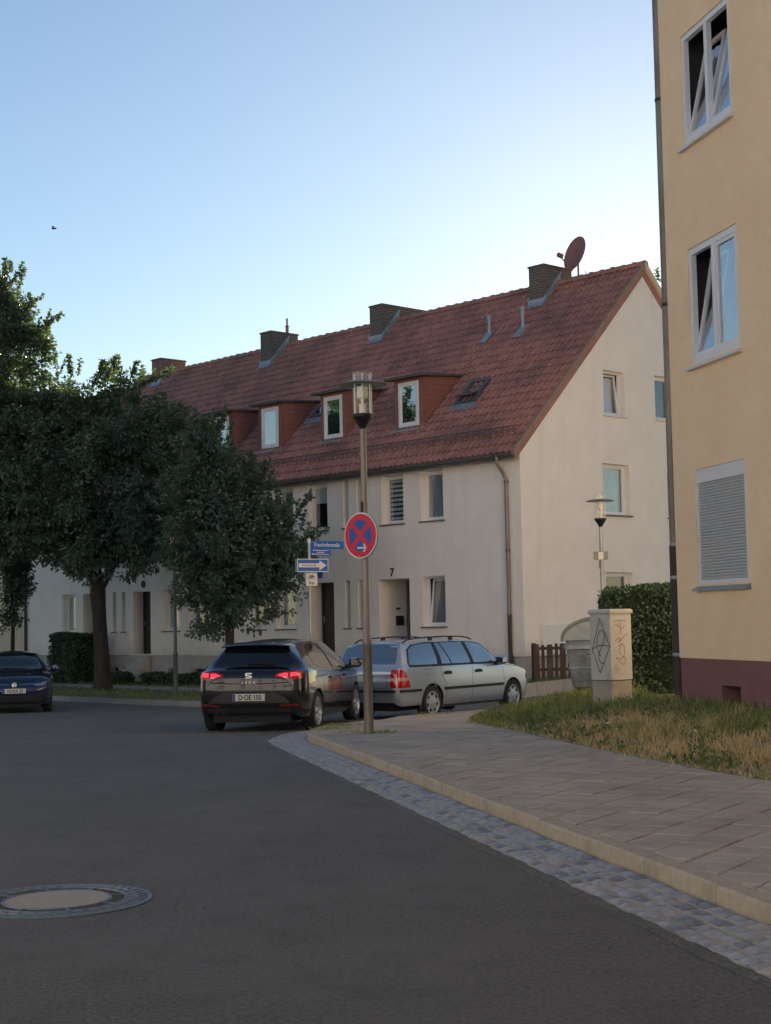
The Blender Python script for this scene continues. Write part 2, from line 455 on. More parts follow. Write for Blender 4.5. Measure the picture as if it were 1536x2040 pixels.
def holes_face(mb, outer, holes, T, depth):
    """flat wall with openings (2D lists) and reveals going in by depth; T(a, b, out)"""
    loops = [[Vector((a, b, 0)) for a, b in outer]] + [[Vector((x0, z0, 0)), Vector((x0, z1, 0)), Vector((x1, z1, 0)), Vector((x1, z0, 0))] for x0, x1, z0, z1 in holes]
    flat = [p for l in loops for p in l]
    tris = geometry.tessellate_polygon(loops)
    vs = [T(p.x, p.y, 0) for p in flat]
    out = []
    for t in tris:
        a, b, c = (flat[i] for i in t)
        cr_ = (b.x - a.x) * (c.y - a.y) - (b.y - a.y) * (c.x - a.x)
        if abs(cr_) < 1e-9: continue
        out.append(tuple(t) if cr_ > 0 else (t[0], t[2], t[1]))
    mb.add(vs, out)
    for x0, x1, z0, z1 in holes:
        q = [(x0, z0), (x1, z0), (x1, z1), (x0, z1)]
        for k in range(4):
            a, b = q[k], q[(k + 1) % 4]
            mb.quad(T(*a, 0), T(*a, -depth), T(*b, -depth), T(*b, 0))

def arr(pts, closed=False, step=.05):
    """Catmull-Rom resample of plan points at about equal steps"""
    P = [np.array(p, float) for p in pts]
    out = []
    for i in range(len(P) - 1):
        p0, p1, p2, p3 = P[max(i - 1, 0)], P[i], P[i + 1], P[min(i + 2, len(P) - 1)]
        n = max(2, int(np.linalg.norm(p2 - p1) / step))
        for k in range(n):
            t = k / n
            out.append(.5 * ((2 * p1) + (-p0 + p2) * t + (2 * p0 - 5 * p1 + 4 * p2 - p3) * t * t + (-p0 + 3 * p1 - 3 * p2 + p3) * t ** 3))
    out.append(P[-1])
    return np.array(out)

def resample(pl, step):
    d = np.r_[0, np.cumsum(np.linalg.norm(np.diff(pl, axis=0), axis=1))]
    s_ = np.arange(0, d[-1], step)
    return np.c_[np.interp(s_, d, pl[:, 0]), np.interp(s_, d, pl[:, 1])], s_

_pc = {}
def inpoly(x, y, poly):
    n = len(poly)
    if n > 24:
        k = id(poly)
        if k not in _pc:
            a = np.array([tuple(p)[:2] for p in poly], float); _pc[k] = (poly, a[:, 0], a[:, 1], np.roll(a[:, 0], 1), np.roll(a[:, 1], 1))
        _, xi, yi, xj, yj = _pc[k]
        m = (yi > y) != (yj > y)
        return bool(np.count_nonzero(x < (xj[m] - xi[m]) * (y - yi[m]) / (yj[m] - yi[m]) + xi[m]) & 1)
    c = False; j = n - 1
    for i in range(n):
        xi, yi = poly[i]; xj, yj = poly[j]
        if (yi > y) != (yj > y) and x < (xj - xi) * (y - yi) / (yj - yi) + xi: c = not c
        j = i
    return c

def tri_poly(poly, step=None):
    """constrained triangulation of a plan polygon with inner grid points"""
    vs = [Vector(p) for p in poly]
    n = len(vs)
    ed = [(i, (i + 1) % n) for i in range(n)]
    if step:
        xs = [p[0] for p in poly]; ys = [p[1] for p in poly]
        x = min(xs) + step * .5
        while x < max(xs):
            y = min(ys) + step * .5
            while y < max(ys):
                if inpoly(x, y, poly): vs.append(Vector((x, y)))
                y += step
            x += step
    o = geometry.delaunay_2d_cdt(vs, ed, [], 1, 1e-5)
    return o[0], o[2]

def sees(x, y, z, m=60):
    d = Vector((x, y, z - EYE)); w = d.dot(_f)
    if w < .3: return None
    u = 768 + FOC * d.dot(CA) / w; v = 1020 - FOC * d.dot(CB) / w
    return u, v, w
# ================================================================== the ground
def zr(x, y):                               # road level: falls away gently beyond the corner
    return -.4 * smoothstep(19, 40, y) * (1 - .45 * smoothstep(1, 5, x))
FA = Vector((-.680209, .733018, 0)); GA = Vector((.733018, .680209, 0)); HC = Vector((3.532, 40.0, 0))
def HP(t, w, z=0.0): return Vector((HC.x + FA.x * t + GA.x * w, HC.y + FA.y * t + GA.y * w, z))
def house_tw(x, y):
    dx, dy = x - HC.x, y - HC.y
    return dx * FA.x + dy * FA.y, dx * GA.x + dy * GA.y
def zp(x, y):                               # level of the house's plot
    return zr(x, y) + .10 + .2 * smoothstep(-2, 3, x)

mb = MB()
rings = [0, 70, 150, 320, 700, 1600]
vs, fs = [], []
for rr_ in rings[1:]:
    for k in range(48):
        t = 2 * math.pi * k / 48
        vs.append((rr_ * math.cos(t), 20 + rr_ * math.sin(t), -.62))
for i in range(len(rings) - 2):
    for k in range(48):
        fs.append((i * 48 + k, i * 48 + (k + 1) % 48, (i + 1) * 48 + (k + 1) % 48, (i + 1) * 48 + k))
fs.append(tuple(range(48)))
mb.add(vs, [tuple(reversed(f)) if False else f for f in fs])
struct(mb.build('ground', 'far_ground', fix=True))

def sheet(name, m, x0, x1, y0, y1, nx, ny, zf):
    vs = [(x0 + (x1 - x0) * i / nx, y0 + (y1 - y0) * j / ny) for j in range(ny + 1) for i in range(nx + 1)]
    vs = [(x, y, zf(x, y)) for x, y in vs]
    fs = [(j * (nx + 1) + i, j * (nx + 1) + i + 1, (j + 1) * (nx + 1) + i + 1, (j + 1) * (nx + 1) + i) for j in range(ny) for i in range(nx)]
    return MB().add(vs, fs).build(name, m, smooth=True)
rd = sheet('road', 'asphalt', -45, 30, -40, 62, 90, 160, zr)
struct(rd)

# kerb line of the near pavement (front foot of the kerb), straight, then round the corner
def kx(y): return 1.92 - .2346 * (y - 7.98)
KP = [(kx(-6), -6), (kx(0), 0), (kx(6), 6), (kx(12), 12), (kx(17), 17), (kx(19.6), 19.6), (-1.10, 21.0), (-1.13, 21.9), (-1.0, 22.75), (-.66, 23.7), (-.13, 24.9), (.30, 26.3), (.86, 27.5), (2.48, 29.55), (6.0, 34.0), (12.7, 42.4)]
kline = arr(KP, step=.04)
def offset_line(pl, d):
    t = np.gradient(pl, axis=0); t /= np.linalg.norm(t, axis=1)[:, None]
    n = np.c_[t[:, 1], -t[:, 0]]            # to the right of travel
    return pl + n * d, t, n
kfine, ks = resample(kline, .02)
_, kt, kn = offset_line(kfine, 0)
def kat(s, d):                              # point at arclength s, offset d to the pavement side
    i = min(len(kfine) - 1, max(0, int(round(s / .02))))
    return kfine[i] + kn[i] * d
KERB_W, KERB_H = .145, .12
kerb = empty('kerb', (kx(8), 8, 0), label='worn beige kerb of the near pavement, bending round the corner', cat='kerb')
kinv = Vector(kerb.location)
s = 0.0
s_end = ks[-1]
i0 = int(9.0 / .02)
while s < s_end - .6:
    cur = s + (1.0 if (s < 27.6 or s > 34) else .5)
    n = 2 if cur - s > .8 else 2
    g = .007
    st = [s + g + (cur - s - 2 * g) * k / n for k in range(n + 1)]
    vs = []
    dz = random.uniform(-.007, .006); dd = random.uniform(-.009, .009)
    c = .018
    for a in st:
        for (d, h) in ((0, -.12), (0 + dd, KERB_H - c + dz), (c + dd, KERB_H + dz), (KERB_W - .008, KERB_H + dz), (KERB_W, KERB_H - .01 + dz), (KERB_W, -.12)):
            p = kat(a, d); vs.append((p[0] - kinv.x, p[1] - kinv.y, zr(p[0], p[1]) + h))
    m_ = 6
    fs = []
    for a in range(n):
        for b in range(m_ - 1):
            fs.append((a * m_ + b, (a + 1) * m_ + b, (a + 1) * m_ + b + 1, a * m_ + b + 1))
    fs.append(tuple(reversed(range(m_)))); fs.append(tuple(n * m_ + b for b in range(m_)))
    MB().add(vs, fs).build('kerb_stone', 'kerb_stone', kerb, fix=True)
    s = cur

# cobbled gutter: mortar bed and three rows of setts
GW = .56
def strip(name, m, s0, s1, d0, d1, zf, ds=.2, nd=3, parent=None):
    n = int((s1 - s0) / ds)
    vs, fs = [], []
    for i in range(n + 1):
        for j in range(nd + 1):
            p = kat(s0 + (s1 - s0) * i / n, d0 + (d1 - d0) * j / nd)
            vs.append((p[0], p[1], zf(p[0], p[1], j / nd)))
    for i in range(n):
        for j in range(nd):
            fs.append((i * (nd + 1) + j, i * (nd + 1) + j + 1, (i + 1) * (nd + 1) + j + 1, (i + 1) * (nd + 1) + j))
    return MB().add(vs, fs).build(name, m, parent, smooth=True)
gutter = strip('gutter', 'mortar', 4, 32.6, -GW, .01, lambda x, y, j: zr(x, y) + .010)
struct(gutter)
def wob(s): return .007 * math.sin(s * 5.1) + .006 * math.sin(s * 13.7 + 1) + .004 * math.sin(s * 31.0)
n = 560
vs, fs = [], []
for i in range(n + 1):
    sa = 4 + 28.6 * i / n
    e_ = wob(sa * 1.7)
    for d, h in ((-GW - .05 - .006 * math.sin(sa * 2.3) - wob(sa), .002), (-GW - .014 + e_, .0128), (-GW + .026 + e_, .0128)):
        p = kat(sa, d); vs.append((p[0], p[1], zr(p[0], p[1]) + h))
for i in range(n):
    for j in range(2): fs.append((3 * i + j, 3 * i + j + 1, 3 * i + j + 4, 3 * i + j + 3))
struct(MB().add(vs, fs).build('asphalt_rim', 'asphalt', smooth=True))

def sett_mesh(k):
    """domed paving sett, unit plan size, height in metres"""
    rnd = random.Random(100 + k)
    n = 4
    vs, fs = [], []
    skew = [(rnd.uniform(-.13, .13), rnd.uniform(-.12, .12)) for _ in range(4)]
    def corner(a, b):
        x = -.5 + a; y = -.5 + b
        w = [(1 - a) * (1 - b), a * (1 - b), a * b, (1 - a) * b]
        return x + sum(w[i] * skew[i][0] for i in range(4)), y + sum(w[i] * skew[i][1] for i in range(4))
    for j in range(n):
        for i in range(n):
            a, b = i / (n - 1), j / (n - 1)
            e = (1 - abs(2 * a - 1) ** 3) * (1 - abs(2 * b - 1) ** 3)
            x, y = corner(.5 + (a - .5) * .97, .5 + (b - .5) * .97)
            vs.append((x, y, .006 + .017 * e + rnd.uniform(-.004, .005)))
    for j in range(n - 1):
        for i in range(n - 1): fs.append((j * n + i, j * n + i + 1, (j + 1) * n + i + 1, (j + 1) * n + i))
    edge = [i for i in range(n)] + [j * n + n - 1 for j in range(1, n)] + [(n - 1) * n + i for i in range(n - 2, -1, -1)] + [j * n for j in range(n - 2, 0, -1)]
    base = len(vs)
    for i in edge: vs.append((vs[i][0] * 1.02, vs[i][1] * 1.02, -.02))
    for k2 in range(len(edge)):
        a, b = edge[k2], edge[(k2 + 1) % len(edge)]
        fs.append((b, a, base + k2, base + (k2 + 1) % len(edge)))
    me = MB().add(vs, fs).mesh('sett', True, 60)
    return me
setts = []
for k in range(9):
    me = sett_mesh(k); me.materials.append(MATS[('cobble_a', 'cobble_a', 'cobble_b', 'cobble_a', 'cobble_c', 'cobble_a', 'cobble_b', 'cobble_a', 'cobble_a')[k]])
    setts.append(me)
rest = MB()
sett_list = []
for row in range(4):
    s = 10.2 + row * .05
    d = -GW + .03 + (row + .5) * .133
    while s < 32.3:
        ln = random.uniform(.10, .175)
        i = min(len(kfine) - 1, int((s + ln / 2) / .02))
        p = kfine[i] + kn[i] * (d + random.uniform(-.008, .008))
        sett_list.append((p[0], p[1], math.atan2(kt[i][1], kt[i][0]) + random.uniform(-.05, .05), ln - .022, random.uniform(.092, .118), s))
        s += ln
vis = []
for q in sett_list:
    a = sees(q[0], q[1], 0)
    if a and -40 < a[0] < 1700 and a[1] < 2200: vis.append(q)
vis.sort(key=lambda q: q[5])
for k, q in enumerate(vis):
    me = random.choice(setts)
    z = zr(q[0], q[1]) + .006 + random.uniform(-.004, .005)
    if k < 300:
        o = link('sett', me, None, gutter)
        o.location = (q[0], q[1], z); o.rotation_euler = (random.uniform(-.05, .05), random.uniform(-.05, .05), q[2] + random.uniform(-.06, .06)); o.scale = (q[3], q[4], 1)
    else:
        c_, s_ = math.cos(q[2]), math.sin(q[2])
        rest.add([(q[0] + c_ * v.co.x * q[3] - s_ * v.co.y * q[4], q[1] + s_ * v.co.x * q[3] + c_ * v.co.y * q[4], z + v.co.z) for v in me.vertices], [tuple(f.vertices) for f in me.polygons])
if rest.v: struct(rest.build('setts', 'cobble_a', gutter, smooth=True, ang=60), 'stuff')

# pavement polygon: behind the kerb, up to the edge of the lawn
LAWN_EDGE = [(9.2, -6), (7.3, 1), (5.0, 8.5), (3.34, 13.67), (2.72, 15.74), (2.05, 18.6), (1.50, 21.2), (1.20, 22.8), (1.22, 23.6), (1.59, 26.0), (2.45, 27.6), (4.1, 29.7), (8.0, 34.5), (14.5, 42)]
lawn_line = arr(LAWN_EDGE, step=.15)
kback = np.array([kat(a, KERB_W + .002) for a in np.arange(0, ks[-1], .25)])
pave_poly = [tuple(p) for p in kback] + [tuple(p) for p in lawn_line[::-1]]
def walk_z(x, y): return zr(x, y) + KERB_H
vs2, tr = tri_poly(pave_poly, 1.0)
pv = MB().add([(p.x, p.y, walk_z(p.x, p.y) - .016) for p in vs2], [tuple(t) for t in tr]).build('pavement', 'joint_sand', fix=True)
struct(pv)

# diagonal paving slabs
SL = .33
ang = math.atan2(.9736, -.2284) - R(45)
ca, sa_ = math.cos(ang), math.sin(ang)
def clip(poly, P, n):
    out = []
    for i in range(len(poly)):
        a, b = poly[i], poly[(i + 1) % len(poly)]
        da = (a[0] - P[0]) * n[0] + (a[1] - P[1]) * n[1]; db = (b[0] - P[0]) * n[0] + (b[1] - P[1]) * n[1]
        if da >= 0: out.append(a)
        if (da >= 0) != (db >= 0):
            t = da / (da - db); out.append((a[0] + (b[0] - a[0]) * t, a[1] + (b[1] - a[1]) * t))
    return out
segs = []
for pl, sgn in ((kback, 1), (lawn_line, -1)):
    for a, b in zip(pl[:-1], pl[1:]):
        d = b - a; l = np.linalg.norm(d); d = d / l
        segs.append((a, d, l, np.array([d[1], -d[0]]) * sgn))
segA = np.array([q[0] for q in segs])
def slab_geo(poly, cx_, cy_, dz, tx, ty):
    n = len(poly); c = .006
    mx_, my_ = sum(p[0] for p in poly) / n, sum(p[1] for p in poly) / n
    top = []
    for x, y in poly:
        dx, dy = mx_ - x, my_ - y; l = math.hypot(dx, dy) + 1e-6
        top.append((x + dx / l * c * 1.4, y + dy / l * c * 1.4))
    zf = lambda x, y: dz + tx * (x - cx_) + ty * (y - cy_)
    vs = [(x, y, zf(x, y) - .05) for x, y in poly] + [(x, y, zf(x, y) - .006) for x, y in poly] + [(x, y, zf(x, y)) for x, y in top]
    fs = [tuple(range(2 * n, 3 * n))]
    for k in range(n):
        k2 = (k + 1) % n
        fs += [(k, k2, n + k2, n + k), (n + k, n + k2, 2 * n + k2, 2 * n + k)]
    return vs, fs
slabs = []
for i in range(-100, 100):
    for j in range(-100, 100):
        lx, ly = i * SL, j * SL
        cx_, cy_ = 1 + ca * lx - sa_ * ly, 16 + sa_ * lx + ca * ly
        q = sees(cx_, cy_, 0)
        if not q or q[0] > 1536 + 1.0 * FOC / q[2] or q[1] > 2300 or cy_ > 34 or cy_ < 5: continue
        h = SL / 2 - .0065
        poly = [(cx_ + ca * a - sa_ * b, cy_ + sa_ * a + ca * b) for a, b in ((-h, -h), (h, -h), (h, h), (-h, h))]
        near = False
        for si in np.nonzero(np.hypot(segA[:, 0] - cx_, segA[:, 1] - cy_) < .75)[0]:
            a, d, l, nn = segs[si]
            r_ = np.array([cx_, cy_]) - a; t = r_ @ d
            if -.1 < t < l + .1 and abs(r_ @ nn) < .36:
                poly = clip(poly, a + nn * .006, nn); near = True
                if len(poly) < 3: break
        if len(poly) < 3: continue
        mx_, my_ = sum(p[0] for p in poly) / len(poly), sum(p[1] for p in poly) / len(poly)
        if not inpoly(mx_, my_, pave_poly): continue
        ar = abs(sum(poly[k][0] * poly[(k + 1) % len(poly)][1] - poly[(k + 1) % len(poly)][0] * poly[k][1] for k in range(len(poly)))) / 2
        if ar < .004: continue
        slabs.append((q[2], cx_, cy_, poly, near))
slabs.sort(key=lambda a: a[0])
rest = MB()
stdm = []
for k in range(2):
    h = SL / 2 - .0065
    me = MB().add(*slab_geo([(-h, -h), (h, -h), (h, h), (-h, h)], 0, 0, 0, 0, 0)).mesh('paving_slab'); me.materials.append(MATS[('slab', 'slab_b')[k]]); stdm.append(me)
for k, (dist, cx_, cy_, poly, near) in enumerate(slabs):
    tx, ty, dz = random.gauss(0, .007), random.gauss(0, .007), random.gauss(0, .002)
    z = walk_z(cx_, cy_)
    gy = (zr(cx_, cy_ + .2) - zr(cx_, cy_ - .2)) / .4; gx = (zr(cx_ + .2, cy_) - zr(cx_ - .2, cy_)) / .4
    if k < 300:
        if near:
            MB().add(*slab_geo(poly, cx_, cy_, z + dz, tx * .5 + gx, ty * .5 + gy)).build('paving_slab', random.choice(('slab', 'slab_b')), pv)
        else:
            o = link('paving_slab', random.choice(stdm), None, pv)
            o.location = (cx_, cy_, z + dz); o.rotation_euler = (ty + gy, -tx - gx, ang)
    else:
        rest.add(*slab_geo(poly, cx_, cy_, z + dz, tx * .5 + gx, ty * .5 + gy))
if rest.v: struct(rest.build('paving_slabs', 'slab', pv), 'stuff')

# lawn mound between pavement and yellow building
lawn_np = lawn_line
_gx, _gy = np.meshgrid(np.arange(0, 23, .1), np.arange(-7, 43, .1), indexing='ij')
_gd = np.full(_gx.shape, 99.0)
for _p in lawn_np: _gd = np.minimum(_gd, np.hypot(_gx - _p[0], _gy - _p[1]))
def lawn_d(x, y):
    a, b = min(max(x / .1, 0), 228), min(max((y + 7) / .1, 0), 498)
    i, j = int(a), int(b); a -= i; b -= j
    return float((_gd[i, j] * (1 - a) + _gd[i + 1, j] * a) * (1 - b) + (_gd[i, j + 1] * (1 - a) + _gd[i + 1, j + 1] * a) * b)
def lawn_z(x, y): return walk_z(x, y) + .015 + .27 * smoothstep(0, 2.4, lawn_d(x, y)) + .02 * math.sin(x * 3.1 + y * 1.7) * smoothstep(0, .8, lawn_d(x, y))
lawn_poly = [tuple(p) for p in lawn_line[::2]] + [(22, 42), (22, -6)]
vs2, tr = tri_poly(lawn_poly, .45)
struct(MB().add([(p.x, p.y, lawn_z(p.x, p.y)) for p in vs2], [tuple(t) for t in tr]).build('lawn', 'soil', smooth=True, fix=True))

# narrow concrete edging of the lawn
ll, _ = resample(lawn_line, .25)
_, lt, ln_ = offset_line(ll, 0)
vs, fs = [], []
for k in range(len(ll)):
    wv = .006 * math.sin(k * 1.9) + .005 * math.sin(k * .63)
    for d, h in ((-.035 + wv, -.03), (-.035 + wv, .012), (.03 + wv, .014), (.03 + wv, -.03)):
        p = ll[k] + ln_[k] * d; vs.append((p[0], p[1], walk_z(p[0], p[1]) + h + .003 * math.sin(k * 2.7)))
for k in range(len(ll) - 1):
    for j in range(3): fs.append((k * 4 + j, k * 4 + j + 1, k * 4 + j + 5, k * 4 + j + 4))
struct(MB().add(vs, fs).build('lawn_edging', 'kerb_grey', fix=True))

# plot of the pale house: verge, path, kerb blocks
plot_tw = [(-2.04, 40), (-2.04, -4.2), (-1.75, -5.3), (-1.1, -6.5), (0, -7.15), (1.2, -7.35), (46, -7.35), (46, 40)]
plot_line = [HP(*q) for q in plot_tw]
vs2, tr = tri_poly([(p.x, p.y) for p in plot_line], 1.6)
struct(MB().add([(p.x, p.y, zp(p.x, p.y)) for p in vs2], [tuple(t) for t in tr]).build('verge', 'soil', smooth=True, fix=True))
vs, fs = [], []
for i in range(61):
    for j in range(3):
        p = HP(-1.6 + 44 * i / 60, -3.7 + 1.5 * j / 2); vs.append((p.x, p.y, zp(p.x, p.y) + .02))
for i in range(60):
    for j in range(2): fs.append((i * 3 + j, i * 3 + j + 1, i * 3 + j + 4, i * 3 + j + 3))
struct(MB().add(vs, fs).build('path', 'path', fix=True))
pk = empty('kerb', HP(-2, -4, 0), label='grey block kerb edging the plot of the pale house', cat='kerb')
pl = arr([(HP(*q).x, HP(*q).y) for q in [(-2.06, 12), (-2.06, 6), (-2.06, 0)] + plot_tw[1:6] + [(10, -7.37), (20, -7.37), (32, -7.37)]], step=.1)
pf, pss = resample(pl, .02)
_, ptan, pn = offset_line(pf, 0)
i = 0
while i + 60 < len(pf):
    a, b = pf[i], pf[i + 49]
    na = pn[i]
    m_ = (a + b) / 2
    vs = []
    for (q, nn) in ((a, pn[i]), (b, pn[i + 49])):
        for d, e in ((-.08, 'lo'), (-.08, 'hi'), (.10, 'hi'), (.10, 'lo')):
            p = q + nn * d
            vs.append((p[0] - pk.location.x, p[1] - pk.location.y, (zr(*p) - .1) if e == 'lo' else zp(*p) + .03))
    MB().add(vs, [(0, 1, 2, 3), (7, 6, 5, 4), (0, 4, 5, 1), (1, 5, 6, 2), (2, 6, 7, 3), (3, 7, 4, 0)]).build('kerb_stone', 'kerb_grey', pk, fix=True)
    i += 50
# ================================================================== buildings
def holes_wall(mb, outer, holes, T):
    loops_h = [h[:4] for h in holes]
    m2 = MB(); holes_face(m2, outer, loops_h, T, 0.0)
    mb.add(m2.v, [f for f in m2.f if len(f) == 3])
    for h in holes:
        x0, x1, z0, z1, d = h
        q = [(x0, z0), (x1, z0), (x1, z1), (x0, z1)]
        for k in range(4):
            a, b = q[k], q[(k + 1) % 4]
            mb.quad(T(*a, 0), T(*a, -d), T(*b, -d), T(*b, 0))

def rect_ring(mb, x0, x1, z0, z1, b, c0, c1, T):
    """rectangular frame of bar width b between depths c0 and c1 (out)"""
    for (a0, a1, b0, b1) in ((x0, x0 + b, z0, z1), (x1 - b, x1, z0, z1), (x0 + b, x1 - b, z0, z0 + b), (x0 + b, x1 - b, z1 - b, z1)):
        mb.box(a0, a1, b0, b1, c0, c1, T)

def tilt_map(T, z0, c, angle):
    """rotate about the bottom rail at height z0, depth c, leaning in at the top"""
    ca_, sa2 = math.cos(angle), math.sin(angle)
    return lambda a, b, d: T(a, z0 + (b - z0) * ca_ + (d - c) * sa2, c - (b - z0) * sa2 + (d - c) * ca_)

def make_window(parent, T, w, h, rec=.16, sashes=1, tilt=(), curtain=None, sill='sill_dark', sill_out=.05, sill_over=.05, room=True, glass='pane', fb=.055, frame='pvc_white', name='window', sill_h=.045, room_d=.9):
    """T: wall plane at the lower left corner of the opening"""
    mb = MB(); rect_ring(mb, .002, w - .002, .002, h - .002, fb, -rec - .07, -rec, T)
    for k in range(1, sashes):
        x = w * k / sashes; mb.box(x - fb * .6, x + fb * .6, fb, h - fb, -rec - .07, -rec - .001, T)
    win = mb.build(name, frame, parent)
    for k in range(sashes):
        x0 = w * k / sashes + (fb * .62 if k else fb + .002); x1 = w * (k + 1) / sashes - (fb * .62 if k < sashes - 1 else fb + .002)
        z0, z1 = fb + .002, h - fb - .002
        tl = tilt[k] if k < len(tilt) else 0
        TT = tilt_map(T, z0, -rec - .03, tl) if tl else T
        mb = MB(); rect_ring(mb, x0, x1, z0, z1, .05, -rec - .062, -rec - .012, TT)
        sash = mb.build('sash', frame, win)
        MB().box(x0 + .05, x1 - .05, z0 + .05, z1 - .05, -rec - .042, -rec - .034, TT).build('pane', glass, win)
    if sill:
        MB().box(-sill_over, w + sill_over, -sill_h, -.003, -rec * .5, sill_out, T).build('sill', sill, win)
    if room:
        mb = MB(); e = .22; d0, d1 = -rec - .085, -rec - room_d
        P = [T(-e, -e, d0), T(w + e, -e, d0), T(w + e, h + e, d0), T(-e, h + e, d0), T(-e, -e, d1), T(w + e, -e, d1), T(w + e, h + e, d1), T(-e, h + e, d1)]
        mb.add(P, [(4, 5, 6, 7), (0, 1, 5, 4), (1, 2, 6, 5), (2, 3, 7, 6), (3, 0, 4, 7)])
        mb.build('room', 'room_dark', win)
    if curtain:
        cm, x0, x1, z0, z1 = curtain
        n = 26; vs, fs = [], []
        for i in range(n + 1):
            t = i / n; a = w * (x0 + (x1 - x0) * t); c = -rec - (.27 if any(tilt) else .092) + .012 * math.sin(t * (x1 - x0) * w * 38) + .01 * math.sin(t * 17)
            vs += [T(a, h * z0, c), T(a, h * z1, c)]
        for i in range(n): fs.append((2 * i, 2 * i + 2, 2 * i + 3, 2 * i + 1))
        MB().add(vs, fs).build('curtain', cm, win, smooth=True, ang=80)
    return win

# ------------------------------------------------------------------ the pale terraced house
house = empty('terraced_house', HC, math.atan2(-.733018, .680209), label='long pale two-storey house with red tiled roof and dormers behind the parked cars', cat='house')
HL = 25.6
Tf = frame_map((0, 0, 0), (1, 0, 0), (0, -1, 0))
Tg = frame_map((0, 0, 0), (0, 1, 0), (1, 0, 0))
lowz, upz = (1.44, 2.82), (4.36, 5.74)
op = []                                     # (t0, t1, z0, z1, depth, kind)
half_low = [(2.86, 3.75, 'w'), (4.27, 5.54, 'door'), (6.20, 6.43, 's'), (6.78, 7.01, 's'), (7.50, 8.55, 'door2'), (9.30, 10.24, 'w'), (10.75, 11.66, 'w')]
half_up = [(2.86, 3.75, 'w'), (4.45, 5.36, 'w'), (6.20, 6.43, 's'), (6.78, 7.01, 's'), (7.73, 8.63, 'w'), (9.33, 10.24, 'w'), (10.75, 11.66, 'w')]
for rows, zz in ((half_low, lowz), (half_up, upz)):
    for t0, t1, k in rows:
        for m_ in (0, 1):
            a0, a1 = (t0, t1) if not m_ else (HL - t1, HL - t0)
            if k.startswith('door'): op.append((a0, a1, .66, 2.80, 1.12 if k == 'door' else .45, k))
            elif k == 's': op.append((a0, a1, zz[0], zz[1], .30, k))
            else: op.append((a0, a1, zz[0], zz[1], .30, k))
mb = MB()
holes_wall(mb, [(-HL, .62), (0, .62), (0, 6.22), (-HL, 6.22)], [(-t1, -t0, z0, z1, d) for t0, t1, z0, z1, d, k in op], Tf)
GD = 10.86
gw = [(3.38, 4.55, 1.44, 2.83, .26), (3.38, 4.55, 4.42, 5.84, .26), (3.53, 4.46, 7.20, 8.46, .26), (5.85, 6.78, 7.24, 8.52, .26), (6.3, 7.47, 4.42, 5.84, .26), (6.3, 7.47, 1.44, 2.83, .26)]
holes_wall(mb, [(0, .62), (GD, .62), (GD, 6.22), (5.43, 11.62), (0, 6.22)], gw, Tg)
mb.quad((-HL, GD, .62), (-HL, GD, 6.2), (0, GD, 6.2), (0, GD, .62))
mb.add([(-HL, 0, .62), (-HL, 0, 6.2), (-HL, 5.43, 11.62), (-HL, GD, 6.2), (-HL, GD, .62)], [(0, 1, 2, 3, 4)])
mb.build('wall', 'house_wall', house)
# plinth set back under the render, with cellar windows
cel = [(18.40, 18.82), (19.09, 19.52), (15.53, 16.10), (13.92, 14.64), (6.1, 6.5), (6.8, 7.2), (9.4, 10.0), (10.9, 11.5)]
mb = MB()
Tp = frame_map((0, .035, 0), (1, 0, 0), (0, -1, 0))
holes_wall(mb, [(-HL, -.9), (-.035, -.9), (-.035, .62), (-HL, .62)], [(-b, -a, -.19, .19, .16) for a, b in cel], Tp)
mb.quad((-.035, .035, -.9), (-.035, GD, -.9), (-.035, GD, .62), (-.035, .035, .62))
mb.quad((-HL, 0, .6195), (-HL, .2, .6195), (0, .2, .6195), (0, 0, .6195))
plinth = mb.build('plinth', 'plinth_grey', house)
for a, b in cel:
    MB().box(-b, -a, -.19, .19, -.18, -.165, Tp).build('cellar_window', 'door_dark', house)
cur_cycle = [('curtain_dim', .0, 1, .0, 1), ('curtain_teal', .0, 1, .1, 1), ('curtain_dim', 0, 1, 0, 1), ('curtain_teal', .1, .95, .0, 1), ('curtain', 0, 1, .6, 1), ('curtain', .55, 1, .05, 1)]
ci = 0
